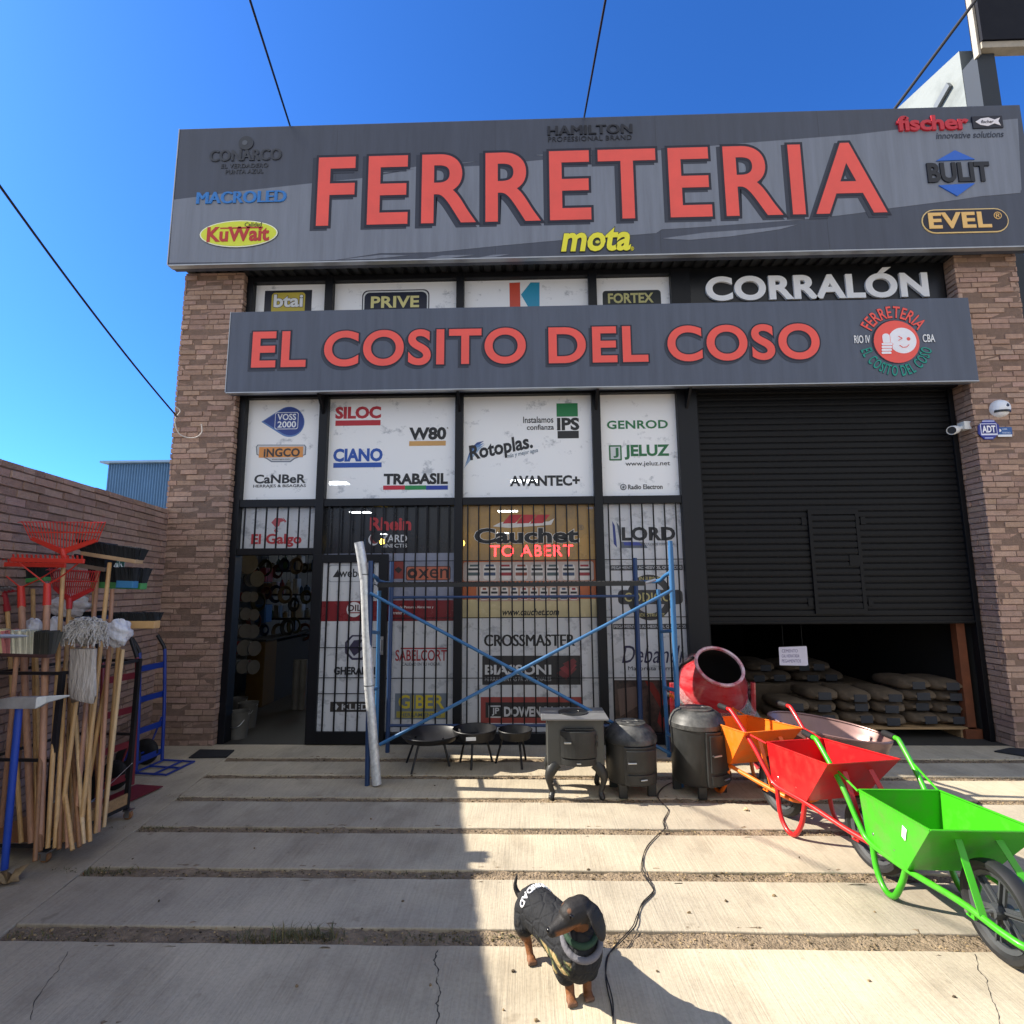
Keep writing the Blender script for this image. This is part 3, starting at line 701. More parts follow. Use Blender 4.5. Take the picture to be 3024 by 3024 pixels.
T(W, 'VOSS', (524, 781, 559, 793), Y, 'e8ecf2', .02, .006); T(W, '2000', (524, 795, 559, 807), Y, 'e8ecf2', .02, .006)
PG(W, [(486, 839), (575, 839), (578, 843), (577, 858), (556, 866), (548, 872), (512, 872), (503, 866), (484, 858), (483, 843)], Y, '6d7584', .002); PG(W, [(487, 840.5), (574, 840.5), (576, 844), (575, 857), (555, 864), (547, 870), (513, 870), (504, 864), (486, 857), (485, 844)], Y, 'c3c6ca', .003)
R(W, (489, 843, 572, 863), Y, 'd9924c', .004); T(W, 'iNGCO', (498, 846, 566, 862), Y, '3b3533', .032, .006, space=1.05); T(W, 'www.ingco.com', (513, 865, 547, 868.5), Y, '6b6258', .01, .005)
T(W, 'CaNBeR', (480, 895, 577, 912), Y, '24262c', .026, .003); T(W, 'HERRAJES & BISAGRAS', (478, 914, 577, 921), Y, '24262c', .006, .003)
W = PANEL[('mid', 1)]
T(W, 'SILOC', (633, 767, 719, 790), Y, 'b3202f', .045); R(W, (633, 793, 718, 803), Y, 'b3202f')
T(W, 'W80', (772, 806, 842, 830), Y, '16181c', .042); R(W, (772, 832, 841, 841), Y, 'c79a5c'); T(W, '®', (843, 806, 846, 809), Y, '333333', 0)
T(W, 'CIANO', (629, 846, 722, 871), Y, '1f4fa6', .042); R(W, (629, 873, 720, 882), Y, '1f4fa6')
T(W, 'TRABASIL', (724, 893, 845, 914), Y, '16181c', .042)
for a, b_, c_ in ((723, 764, 'bd2138'), (764, 804, '1e8447'), (804, 845, '1d3b98')): R(W, (a, 916, b_, 924), Y, c_)
W = PANEL[('mid', 2)]
R(W, (1050, 761, 1090, 786), Y, '117a44'); T(W, 'IPS', (1051, 788, 1093, 812), Y, '1b1c20', .040); R(W, (1052, 813, 1092, 827), Y, '1f2024')
T(W, 'Instalamos', (987, 786, 1044, 798), Y, '202226', .012); T(W, 'confianza', (994, 801, 1045, 811), Y, '202226', .012)
def tilted(par, s, x0, y0, x1, y1, h, c_, off, shear, th=.003):
    a, b_ = P(x0, y0, Y), P(x1, y1, Y); ux = (b_ - a).normalized(); uz = Vector((-ux.z, 0, ux.x)); hh = (P(x0, y0 - h, Y) - a).length
    return obj('lettering', text_mb(s, a, ux, uz, (0, -1, 0), (b_ - a).length, hh, th, off, shear), ink(c_), par)
tilted(W, 'Rotoplas.', 889, 877, 1008, 853, 36, '1a1c22', .030, .1); tilted(W, 'más y mejor agua', 957, 867, 1016, 855, 10, '5f7388', .005, .2)
for k, (c_, dy) in enumerate((('2b4a86', 0), ('5d83b8', 8), ('8fa9c8', 16))):
    pts = [(881 - k * 3, 868 + dy), (888, 846 + dy * .8), (900, 835 + dy * .6), (913, 832 + dy * .5), (905, 838 + dy * .6), (893, 851 + dy * .7)]
    PG(W, pts, Y, c_, .002 + .0004 * k)
T(W, 'AVANTEC+', (962, 897, 1094, 917), Y, '202226', .036)
W = PANEL[('mid', 3)]
T(W, 'GENROD', (1145, 793, 1260, 809), Y, '1f6f43', .024, space=1.05)
R(W, (1149, 840, 1173, 869), Y, '23693f', .002, r=.08); R(W, (1152, 843, 1170, 866), Y, 'c9cfd2', .003); T(W, 'J', (1157, 845, 1167, 864), Y, '23693f', .035, .005)
T(W, 'JELUZ', (1178, 839, 1263, 867), Y, '23693f', .036); T(W, 'www.jeluz.net', (1180, 870, 1264, 881), Y, '34373c', .006)
DC(W, 1176, 919, 6, Y, '2b2e34', .002); DC(W, 1176, 919, 4.6, Y, 'c3c7cc', .003); PG(W, [(1178, 915), (1173, 920), (1176, 920), (1174, 924), (1179, 918), (1176, 918)], Y, '2b2e34', .005)
T(W, 'Radio Electron', (1185, 914, 1250, 923), Y, '2b2e34', .018)
W = PANEL[('low', 0)]
T(W, 'El Galgo', (474, 1007, 569, 1032), Y, 'b0323a', .028)
for p in ([(512, 986), (520, 977), (533, 978), (537, 983), (529, 985), (527, 992), (521, 996)], [(521, 996), (525, 1003), (519, 1005), (517, 1001)], [(534, 976), (541, 984), (537, 986)]): PG(W, p, Y, 'b0525a')
W = PANEL[('low', 1)]
wl = P(612, 1100, Y).x; wr = P(862, 1100, Y).x
def strip(par, y0, y1, a, b_, c_, th=.0015, name='print_band'):
    z0, z1 = P(730, y1, Y).z, P(730, y0, Y).z; return obj(name, MB().add([(a, Y, z0), (b_, Y, z0), (b_, Y, z1), (a, Y, z1)], [(0, 1, 2, 3)]), ink(c_) if isinstance(c_, str) else c_, par)
FILM_DARK = mat('film_dark', '1d1e23', .25, var=.3, scale=4, through=.08)
FILM_BAND = mat('film_greyblue', '8b90a4', .25, var=.15, scale=3, through=.08)
FILM_RED = mat('film_red', '7e2a30', .25, var=.15, scale=3, through=.07)
strip(W, 954, 1044, -2.16, -.745, FILM_DARK); strip(W, 1044, 1133, -2.16, -.745, FILM_BAND); strip(W, 1133, 1172, -2.16, -.745, FILM_RED)
T(W, 'Rhein', (698, 976, 776, 1001), Y, 'b5353c', .035); T(W, 'YARD', (720, 1009, 768, 1023), Y, 'cfd2d6', .012); T(W, 'SINECTIS', (720, 1026, 768, 1033), Y, 'cfd2d6', .01)
DC(W, 705, 1018, 10, Y, 'cfd2d6', .002, 11); DC(W, 707, 1016, 9, Y, '7a3a3c', .003, 10); DC(W, 711, 1013, 8, Y, '1d1e23', .004, 10)
R(W, (741, 1058, 763, 1092), Y, '8c3a34'); PG(W, [(744, 1075), (752, 1069), (759, 1075), (752, 1082)], Y, '2a2426', .003)
R(W, (766, 1068, 850, 1095), Y, '45302c', .002, r=.15); R(W, (767.5, 1069.5, 848.5, 1093.5), Y, 'b8654c', .003, r=.15)
DC(W, 778, 1082, 9.5, Y, '2f2523', .004); DC(W, 778, 1082, 3.5, Y, 'b8654c', .005); T(W, 'xen', (789, 1073, 846, 1091), Y, '2f2523', .006, .005)
DC(W, 661, 1149, 13, Y, 'd8d8da', .003)
T(W, 'Venta de Pinturas Abrasivas y', (735, 1143, 818, 1149), Y, 'd9d4d4', .008); T(W, 'Ferretería', (735, 1153, 764, 1159), Y, 'd9d4d4', .008)
T(W, 'SABELCORT', (746, 1226, 843, 1247), Y, '9c2a30', .012); R(W, (756, 1222, 843, 1224.5), Y, '9c2a30'); T(W, 'CALIDAD EN TU HOGAR', (759, 1250, 830, 1256), Y, '4b4d58', .004)
R(W, (745, 1308, 844, 1357), Y, '6f7a86'); T(W, 'GIBER', (752, 1311, 838, 1337), Y, 'c9b63c', .022, .004); R(W, (748, 1342, 840, 1354), Y, 'a99d48', .003); T(W, 'HERRAMIENTAS', (756, 1345, 832, 1352), Y, '5d6670', .015, .004)
W = PANEL[('low', 2)]
F_Y = mat('film_yellow', 'b8904e', .25, c2='8f7550', thr=(.35, .6), scale=1.8, through=.08); F_O = mat('film_orange', 'b5643c', .25, var=.15, scale=3, through=.08); F_C = mat('film_cream', 'c2b48a', .25, var=.1, through=.08)
strip(W, 953, 1058, -.68, .73, F_Y); strip(W, 1058, 1132, -.68, .73, F_O); strip(W, 1132, 1166, -.68, .73, F_C)
for k in range(3):
    x = 948 + k * 26; PG(W, [(x + 14, 971), (x + 38, 971), (x + 24, 987), (x, 988)], Y, 'b8333a', .003)
PG(W, [(930, 993), (945, 985), (1035, 984), (1046, 978), (1040, 990), (960, 996)], Y, 'd6d2cc', .0025)
T(W, 'Cauchet', (895, 996, 1092, 1025), Y, 'dcd8d0', .036, .0022, grow=.02); T(W, 'Cauchet', (895, 996, 1092, 1025), Y, '1c1c20', .036, .004)
T(W, '®', (1091, 990, 1101, 1000), Y, '5b5a55', 0)
cnt = 0
for row, (ya, yb, n, xa_, xb_) in enumerate(((1064, 1094, 8, 880, 1118), (1108, 1132, 10, 905, 1092))):
    R(W, (xa_ - 6, ya - 4, xb_ + 2, yb + 2), Y, 'b9aaa2' if row == 0 else 'a98a78', .0022, r=.12)
    for k in range(n):
        x = xa_ + (xb_ - xa_) * (k + .08) / n; wd = (xb_ - xa_) / n * .8; cc = ('4b5a5c', '8c4a3c', '3c4a66', '6b6a66', '903038')[(k * 2 + row) % 5]
        R(W, (x, ya, x + wd, yb), Y, 'cfc9c4', .003, r=.25); R(W, (x + 1.5, ya + 8, x + wd - 1.5, ya + 12), Y, '26262a', .0042); R(W, (x + 1, ya + 16, x + wd - 1, ya + 22), Y, cc, .0042); R(W, (x + 4, ya + 1, x + wd - 4, ya + 5), Y, cc, .0042)
T(W, 'www.cauchet.com', (948, 1148, 1055, 1161), Y, '1f1d1c', .018, shear=.25); R(W, (944, 1164, 1048, 1165.5), Y, '1f1d1c')
T(W, 'CROSSMASTER', (914, 1197, 1084, 1219), Y, '1d1e22', .026)
R(W, (910, 1237, 1095, 1292), Y, '28272b'); T(W, 'BIASSONI', (915, 1254, 1040, 1273), Y, 'c9cbcf', .032); T(W, 'HERRAMIENTAS PROFESIONALES', (915, 1277, 1040, 1285), Y, '9b9da2', .006)
for k in range(3): PG(W, [(1050 + k * 6, 1270 - k * 9), (1072 + k * 5, 1256 - k * 7), (1088, 1262 - k * 7), (1068 + k * 4, 1282 - k * 8)], Y, ('6b2a30', '84323a', '6b2a30')[k], .0032 + .0006 * k)
R(W, (907, 1315, 1098, 1364), Y, '94403c'); R(W, (916, 1325, 1090, 1354), Y, '2a2a2d', .003)
R(W, (922, 1331, 947, 1354), Y, 'c6c8cb', .004); R(W, (924.5, 1333.5, 944.5, 1351.5), Y, '2a2a2d', .005); T(W, 'JP', (928, 1335, 942, 1350), Y, 'c6c8cb', .02, .006)
T(W, 'DOWEN PAGIO', (951, 1333, 1081, 1352), Y, 'c6c8cb', .042, .005, space=1.0)
W = PANEL[('low', 3)]
T(W, 'LORD', (1173, 994, 1274, 1020), Y, '1e2026', .038, space=1.04)
PG(W, [(1155, 983), (1160, 992), (1164, 1033), (1158, 1026)], Y, '2f3f84'); PG(W, [(1163, 985), (1168, 992), (1172, 1022), (1215, 1023), (1222, 1034), (1172, 1034)], Y, '5a6270', .0025); PG(W, [(1176, 1023), (1205, 1023), (1212, 1029), (1178, 1029)], Y, '3c4a9a', .004)
T(W, 'ARTICULOS DE FERRETERIA', (1204, 1024, 1273, 1029), Y, '6d717b', .004)
for yy, xa_, xb_ in ((1066, 1152, 1288), (1177, 1157, 1296)):
    R(W, (xa_, yy, xb_, yy + 10), Y, '3a3c42'); T(W, 'PEGAMENTOS ADHESIVOS, QUIMICOS', (xa_ + 2, yy + 2, xb_ - 2, yy + 8.5), Y, 'b9bcc2', .014)
DC(W, 1226, 1127, 43, Y, '35363a', .002); DC(W, 1226, 1127, 30, Y, 'aaaeb6', .003); R(W, (1166, 1113, 1288, 1140), Y, '35363a', .004, r=.3)
T(W, 'CODIGO', (1178, 1118, 1266, 1135), Y, 'b3aa74', .016, .006, space=1.05)
T(W, 'INSUMOS', (1206, 1088, 1246, 1095), Y, 'b3aa74', .012, .005); T(W, 'INDUSTRIALES', (1200, 1157, 1254, 1164), Y, 'b3aa74', .012, .005)
T(W, 'Debandi', (1173, 1218, 1290, 1251), Y, '2c2a4a', .0, shear=.3); T(W, 'Mayorista Ferretero', (1185, 1257, 1296, 1267), Y, '33353c', .0)
R(W, (1158, 1283, 1304, 1391), Y, mat('film_photo', '2f2a2b', .3, c2='5a4844', thr=(.4, .62), scale=9, through=.02), .002)
PG(W, [(1216, 1284), (1232, 1288), (1256, 1330), (1246, 1336)], Y, '7c2a26', .003); PG(W, [(1246, 1335), (1262, 1318), (1302, 1312), (1303, 1388), (1258, 1388), (1240, 1362)], Y, '8a2a2a', .003); DC(W, 1258, 1342, 13, Y, '232022', .0045); PG(W, [(1165, 1300), (1200, 1295), (1206, 1330), (1170, 1352)], Y, '6b5a55', .0028)
# the door leaf
Y = YDP
R(DOOR, (618, 1066, 708, 1098), Y, '8b8f9a', .002, r=.25); R(DOOR, (619.2, 1067.2, 706.8, 1096.8), Y, 'c3c6cb', .003, r=.25); T(DOOR, 'weber', (640, 1073, 694, 1089), Y, '1f2024', .014, .004)
PG(DOOR, [(628, 1089), (638, 1074), (640, 1089)], Y, '1f2024', .004)
obj('print_band', MB().box((DX0 + .10, Y - .0012, P(650, 1172, Y).z), (DX1 - .095, Y + .001, P(650, 1134, Y).z)), FILM_RED, DOOR)
DC(DOOR, 668, 1150, 14, Y, 'd6d6d8', .003); T(DOOR, 'DIL', (657, 1141, 682, 1153), Y, '4a2a2c', .02, .005); R(DOOR, (658, 1155, 679, 1157), Y, '8a2c30', .005)
PG(DOOR, [(664, 1198), (684, 1198), (697, 1212), (697, 1232), (684, 1245), (664, 1245), (651, 1232), (651, 1212)], Y, '35304a', .002); PG(DOOR, [(666, 1201), (682, 1201), (693, 1213), (693, 1230), (682, 1241), (666, 1241), (655, 1230), (655, 1213)], Y, 'b6b9c2', .003); PG(DOOR, [(668, 1208), (686, 1206), (676, 1220), (688, 1222), (668, 1238), (658, 1222)], Y, '35304a', .004)
T(DOOR, 'GHERARDI', (630, 1258, 708, 1273), Y, '22242a', .038, .003); R(DOOR, (623, 1324, 700, 1343), Y, '34302e', .002); T(DOOR, 'KLED', (645, 1328, 696, 1339), Y, 'bdbfc3', .014, .004)
PG(DOOR, [(629, 1333), (634, 1327), (639, 1333), (634, 1340)], Y, 'bdbfc3', .004)
# red moving-letter display behind the yellow film
YL = 5.70
LD = thing('led_display', 'red moving letter display glowing TO ABERT behind the yellow poster', 'display', P(1003, 1040, YL))
obj('housing', MB().box((P(915, 1040, YL).x, YL, P(1003, 1056, YL).z), (P(1092, 1040, YL).x, YL + .05, P(1003, 1023, YL).z)), INKBLACK, LD)
T(LD, 'TO ABERT', (925, 1028, 1081, 1050), YL, mat('led_red', 'ff2a3a', .5, var=0, emit=20), .012, .004, space=1.12)
# paper price note
YN = 5.9
N = thing('paper_note', 'white paper note with handwritten lines hanging below the shutter', 'note', P(1496, 1220, YN))
pn = [P(1469, 1221, YN), P(1521, 1219, YN), P(1522, 1256, YN), P(1471, 1255, YN)]
obj('sheet', MB().prism(pn, (0, -.003, 0)).box((P(1520, 1240, YN).x, YN - .002, P(1495, 1255, YN).z), (P(1523.5, 1240, YN).x, YN + .02, P(1495, 1220, YN).z)), mat('paper', 'd9d4e4', .8, var=.05), N)
for i, s in enumerate(('CEMENTO', 'CAL HIDRATADA', 'PEGAMENTOS')): T(N, s, (1475, 1225 + i * 9.5, 1505 + i * 3, 1231 + i * 9.5), YN - .003, '5a5080', .0, .0008, shear=.12)
obj('string', MB().tube([P(1478, 1220, YN), (P(1478, 1220, YN).x, YN, 4.39)], .0015, 5).tube([P(1514, 1219, YN), (P(1514, 1219, YN).x, YN, 4.39)], .0015, 5), INKBLACK, N)

# ================================================================== small fittings on the right pillar and the soffit
YPR = 5.445
t = thing('alarm_siren', 'round white alarm siren with a dark band on the right brick pillar', 'alarm', P(1886, 771, YPR))
c = P(1886, 771, YPR); Rk = (P(1903, 771, YPR) - c).length
rx = Matrix.Rotation(PI / 2, 3, 'X')
obj('housing', MB().lathe([(0, .075), (Rk * .45, .07), (Rk * .8, .05), (Rk, .015), (Rk, -.03), (0, -.03)], c, 32, rx), ink('dfe3ea'), t, smooth=True)
obj('band', MB().loft([[c + Vector((x, -.077 + .9 * x * x / Rk * .62, z)) for z in (-.28 * Rk - (.1 - .1 * (x / Rk) ** 2) * Rk * .6, -.52 * Rk - (.1 - .1 * (x / Rk) ** 2) * Rk * .6)] + [c + Vector((x, -.02, z)) for z in (-.55 * Rk, -.3 * Rk)] for x in [Rk * v / 8 for v in range(-7, 8)]]), ink('16181e'), t)
obj('badge', MB().disc(c + Vector((.22 * Rk, -.055, .15 * Rk)), .2 * Rk, (0, -1, .15), .018), ink('22304a'), t)
t = thing('alarm_plate', 'blue octagonal alarm company plate on the right brick pillar', 'plate', P(1864, 812, YPR))
oc = [(1864 + 21 * 1.0 * math.cos(PI / 8 + k * PI / 4), 811 - 20 * math.sin(PI / 8 + k * PI / 4)) for k in range(8)]
obj('plate', poly_px(oc, YPR, .012), ink('24308c'), t); R(t, (1850, 799, 1881, 821), YPR - .012, 'd7daf0', .001); R(t, (1851.3, 800.3, 1879.7, 818), YPR - .012, '1a2478', .002)
T(t, 'ADT', (1853, 803, 1878, 816), YPR - .014, 'f0f2f8', .028, .002); R(t, (1853, 793.5, 1876, 795.5), YPR - .012, 'b9c0e8', .001); R(t, (1858, 825.5, 1874, 827), YPR - .012, 'b9c0e8', .001)
t = thing('alarm_sticker', 'small blue and white strip sticker beside the octagonal plate', 'sticker', P(1895, 815, YPR))
obj('plate', rect_px(1881.5, 806, 1909, 820, YPR, .004), ink('2c5a9a'), t); R(t, (1882.5, 820, 1909, 824), YPR - .001, 'dfe4ee', .003); DC(t, 1886, 812, 3, YPR - .004, 'e4e8f0', .001); T(t, 'ALARMA', (1891, 808, 1900, 811), YPR - .004, 'c9d4ea', .0, .001); T(t, 'MONITOREO', (1891, 815, 1907, 818), YPR - .004, 'c9d4ea', .0, .001)
c = P(1801, 811, 5.52)
t = thing('security_camera', 'white bullet security camera on the inner face of the right pillar', 'camera', c)
q = P(1816, 806, 5.56)
ax = (P(1790, 813, 5.36) - c); axn = ax.normalized(); rot = axn.to_track_quat('Z', 'Y').to_matrix()
obj('housing', MB().lathe([(0, -.05), (.042, -.05), (.045, .0), (.045, .13), (.040, .135), (.036, .12), (0, .12)], c, 20, rot), ink('dcdedf'), t, smooth=True)
obj('lens', MB().disc(c + axn * .121, .036, axn, .004, 20), INKBLACK, t)
obj('bracket', MB().cbox(q + Vector((.02, 0, .01)), (.07, .09, .085)).tube([c - axn * .03, q], .018, 10), ink('dcdedf'), t)
for x, y, lb in ((775, 509, 'small round spotlight under the soffit above the second window'), (892, 507, 'small round spotlight under the soffit above the third window'), (1083, 501, 'tilted spotlight under the soffit above the third window edge'), (1545, 489, 'tilted spotlight under the soffit above the black yard sign')):
    p = at(x, y, Y=5.36); p.z = 5.035
    t = thing('soffit_spotlight', lb, 'spotlight', (p.x, p.y, 5.06), group='soffit spotlights')
    obj('housing', MB().lathe([(0, .03), (.022, .03), (.026, .01), (.03, -.022), (.027, -.024), (.022, -.012), (0, -.012)], p, 16), INKBLACK, t, smooth=True)
    obj('lens', MB().disc(p + Vector((0, 0, -.010)), .021, (0, 0, -1), .003, 16), ink('d8d4cc'), t)
# ================================================================== helpers for free shapes
def cat(pts, n=6, closed=False):
    pts = [Vector(p) for p in pts]; out = []; m = len(pts)
    for i in range(m if closed else m - 1):
        p1, p2 = pts[i], pts[(i + 1) % m]
        p0 = pts[i - 1] if (closed or i > 0) else p1 * 2 - p2
        p3 = pts[(i + 2) % m] if (closed or i < m - 2) else p2 * 2 - p1
        for k in range(n):
            t = k / n
            out.append(.5 * ((2 * p1) + (p2 - p0) * t + (2 * p0 - 5 * p1 + 4 * p2 - p3) * t * t + (3 * p1 - p0 - 3 * p2 + p3) * t ** 3))
    if not closed: out.append(pts[-1])
    return out
def paint(name, h, rough=.38, c2=None): return mat(name, h, rough, var=.12, scale=7, bump=.06, bscale=11, coat=.12, c2=c2, thr=(.30, .52) if c2 else None)
RUBBER = mat('black_rubber', '191a1c', .62, var=.2, scale=12)
STEEL = mat('steel', 'b4b6b8', .3, metal=1)
GALV = mat('galvanised', 'e3e5e5', .40, metal=.35, c2='c2c5c6', thr=(.35, .65), scale=30, bump=.05, bscale=30)
WOOD = mat('handle_wood', 'c29a66', .55, var=.22, scale=5, stretch=(14, 14, .8))
WOOD_P = mat('pale_wood', 'd0b083', .55, var=.2, scale=5, stretch=(14, 14, .8)); WOOD_R = mat('beech_wood', 'b3866a', .55, var=.2, scale=5, stretch=(14, 14, .8))
WOOD2 = mat('dark_wood', '8a6240', .6, var=.25, scale=5, stretch=(12, 12, .8))

# ================================================================== wheelbarrows
def barrow(name, label, pm, loc, head, dz=0., gdz=0., group='wheelbarrows lined up on the forecourt', sticker=False, round_tray=False, handles=True):
    t = thing(name, label, 'wheelbarrow', (loc[0], loc[1], 0), math.atan2(-head[0], head[1]), group)
    k = dict(local=True)
    if round_tray:
        n = 28; rings = []
        for f, z in ((1.0, .47 + dz), (1.02, .463 + dz), (.97, .42 + dz), (.88, .33 + dz), (.66, .245 + dz), (.3, .235 + dz)):
            rings.append([Vector((.30 * f * math.cos(2 * PI * i / n) * (1 + .05 * math.sin(2 * PI * i / n)), -.31 + .41 * f * math.sin(2 * PI * i / n), z + (.05 * math.sin(2 * PI * i / n) * f if f > .8 else 0))) for i in range(n)])
        mb = MB(); vs = [p for r in rings for p in r]; fs = []
        for i in range(len(rings) - 1):
            for j in range(n): fs.append((i * n + j, i * n + (j + 1) % n, (i + 1) * n + (j + 1) % n, (i + 1) * n + j))
        fs.append(tuple((len(rings) - 1) * n + j for j in range(n))); mb.add(vs, fs)
        tr = obj('tray', mb, pm, t, smooth=True, **k); so_ = tr.modifiers.new('thick', 'SOLIDIFY'); so_.thickness = .003
        obj('rim', MB().tube(rings[0], .007, 8, closed=True), pm, tr, smooth=True, **k)
    else:
        A = [(-.21, -.60, .455 + dz), (.21, -.60, .455 + dz), (.235, -.03, .49 + dz), (-.235, -.03, .49 + dz)]
        bz = .212 + dz * .9; Bt = [(-.19, -.60, bz), (.19, -.60, bz), (.195, -.28, bz), (-.195, -.28, bz)]
        mb = MB().add([*A, *Bt], [(4, 5, 6, 7), (0, 1, 5, 4), (1, 2, 6, 5), (2, 3, 7, 6), (3, 0, 4, 7)])
        tr = obj('tray', mb, pm, t, **k); so_ = tr.modifiers.new('thick', 'SOLIDIFY'); so_.thickness = .003; so_.offset = 0
        rim = MB()
        for i in range(4): rim.beam(A[i], A[(i + 1) % 4], .011, .007)
        obj('rim', rim, pm, tr, bevel=.002, **k)
        if sticker:
            a, b_, c_, d_ = Vector(A[1]), Vector(A[2]), Vector(Bt[2]), Vector(Bt[1])
            def pt(u, v): return (a.lerp(b_, u)).lerp(d_.lerp(c_, u), v)
            q = [pt(.70, .20), pt(.77, .24), pt(.80, .47), pt(.73, .42)]
            nn = (b_ - a).cross(d_ - a).normalized(); nn = nn if nn.x > 0 else -nn
            obj('price_tag', MB().prism([p + nn * .0025 for p in q], nn * .0015), WHITE, tr, **k)
    w_ = .245; g = .62 + gdz
    side = [(w_, -1.09, g), (w_, -.985, g), (w_ - .004, -.93, g - .02), (.222, -.74, .42 + dz * .6), (.205, -.635, .265 + dz), (.195, -.56, .205 + dz * .9), (.175, -.32, .195 + dz * .8), (.140, -.04, .205), (.118, .14, .19)]
    if not handles: side = side[5:]
    path = cat(side, 5) + cat([(.118, .14, .19), (.095, .215, .182), (.04, .245, .18), (-.04, .245, .18), (-.095, .215, .182), (-.118, .14, .19)], 5)[1:-1] + [Vector((-p.x, p.y, p.z)) for p in reversed(cat(side, 5))]
    obj('frame', MB().tube(path, .0145, 10), pm, t, smooth=True, **k)
    for s in (-1, 1):
        if not round_tray:
            for yb_, zb_ in ((-.53, .05), (-.36, .05)):
                f_ = zb_ / (.455 + dz - bz); xb_ = s * (.19 + (.21 - .19) * f_ + .0015); obj('bolt', MB().lathe([(0, .004), (.006, .003), (.009, 0), (0, 0)], (xb_, yb_, bz + zb_), 10, Matrix.Rotation(s * PI / 2, 3, 'Y')), STEEL, tr, smooth=True, **k)
        if handles: obj('grip', MB().tube([(s * w_, -1.10, g), (s * w_, -1.095, g), (s * w_, -.99, g)], [.016, .020, .019], 12), RUBBER, t, smooth=True, **k)
        obj('leg', MB().tube(cat([(s * .185, -.565, .205 + dz * .8), (s * .188, -.545, .10), (s * .188, -.505, .035), (s * .188, -.455, .014), (s * .186, -.405, .035), (s * .178, -.355, .12), (s * .172, -.325, .195 + dz * .7)], 5), .0145, 10), pm, t, smooth=True, **k)
        obj('stay', MB().beam((s * .085, -.085, .44 + dz * .8), (s * .128, .07, .206), .030, .005, (0, 1, .3)), pm, t, **k)
        if handles: obj('brace', MB().tube([(s * .236, -.83, .52 + gdz * .5), (s * .212, -.605, .445 + dz)], .006, 8), pm, t, smooth=True, **k)
        obj('axle_bracket', MB().box((s * .125 - .006 if s > 0 else s * .125 - .006, -.02, .165), (s * .125 + .006, .025, .21)), pm, t, **k)
    rx_ = Matrix.Rotation(PI / 2, 3, 'Y'); R_ = .19
    ty = [(R_ - .045, -.018), (R_ - .03, -.033), (R_ - .012, -.034), (R_ - .002, -.02), (R_, 0), (R_ - .002, .02), (R_ - .012, .034), (R_ - .03, .033), (R_ - .045, .018)]
    wh = obj('wheel', MB().lathe([(R_ - .062, -.014), (R_ - .044, -.022), (R_ - .044, .022), (R_ - .062, .014)], (0, 0, R_), 32, rx_, closed=True), mat('grey_plastic', '3d4043', .5, var=.1), t, smooth=True, **k)
    obj('tyre', MB().lathe(ty, (0, 0, R_), 36, rx_, closed=True), RUBBER, wh, smooth=True, **k)
    hb = MB().lathe([(0, -.04), (.026, -.04), (.03, -.02), (.03, .02), (.026, .04), (0, .04)], (0, 0, R_), 16, rx_)
    for i in range(6):
        a = i * PI / 3 + .3; c_ = Vector((0, math.cos(a), math.sin(a)))
        hb.beam(Vector((0, 0, R_)) + c_ * .02, Vector((0, 0, R_)) + c_ * (R_ - .056), .034, .010, (1, 0, 0))
        hb.beam(Vector((0, 0, R_)) + c_ * .02, Vector((0, 0, R_)) + c_ * (R_ - .056), .008, .034, (1, 0, 0))
    obj('rim', hb, mat('grey_plastic', '3d4043', .5), wh, **k)
    obj('axle', MB().tube([(-.145, 0, R_), (.145, 0, R_)], .009, 10), STEEL, wh, smooth=True, **k)
    return t
barrow('wheelbarrow', 'lime green wheelbarrow nearest the camera with a white price tag', paint('lime_paint', '38a514', c2='4f9430'), (1.975, 2.505), (-.02, -1), sticker=True)
barrow('wheelbarrow', 'bright red wheelbarrow standing between the green and the orange ones', paint('red_paint', 'c21419', c2='a8332e'), (1.905, 3.215), (.20, -.98), dz=.065, gdz=.03)
barrow('wheelbarrow', 'orange wheelbarrow behind the black round stove, below the mixer', paint('orange_paint', 'ea7118', c2='cf7f3a'), (1.73, 3.94), (.26, -.96), dz=.05, gdz=-.01)
barrow('wheelbarrow', 'unassembled wheelbarrow with a rounded pinkish metal tray behind the red one', mat('pink_metal', '8c6e69', .36, metal=.4, var=.15), (2.02, 4.50), (-.9, .43), dz=-.0, round_tray=True, handles=False)

# ================================================================== cement mixer
mc = P(1344, 1288, 5.0); ax = Vector((.06, -.70, .71)).normalized(); mrot = ax.to_track_quat('Z', 'Y').to_matrix()
t = thing('cement_mixer', 'red cement mixer wrapped in clear film with its drum mouth open', 'cement mixer', (mc.x, mc.y, 0))
MIXRED = mat('mixer_red', 'b3222c', .3, c2='b4585c', thr=(.32, .62), scale=6, bump=.12, bscale=9, coat=.6, stretch=(1, 1, 3))  # pinkish streaks in the red imitate the sheen of the wrapping film
dr_ = obj('drum', MB().lathe([(0, -.27), (.15, -.27), (.24, -.23), (.292, -.12), (.302, -.10), (.302, -.04), (.296, -.03), (.285, .06), (.200, .215), (.200, .235), (.196, .235)], mc, 40, mrot), MIXRED, t, smooth=True, auto=50)
obj('drum_inside', MB().lathe([(.195, .235), (.192, .21), (.272, .05), (.285, -.10), (.22, -.22), (0, -.25)], mc, 40, mrot), mat('drum_inside', '1c1614', .9), dr_, smooth=True)
obj('rim', MB().lathe([(.202, .222), (.211, .228), (.211, .244), (.201, .25), (.186, .246), (.184, .226)], mc, 40, mrot, closed=True), mat('rim_film_sheen', 'b05a62', .35, c2='d8c6c8', thr=(.35, .6), scale=9), dr_, smooth=True)  # pale blotches put film sheen into the rim colour
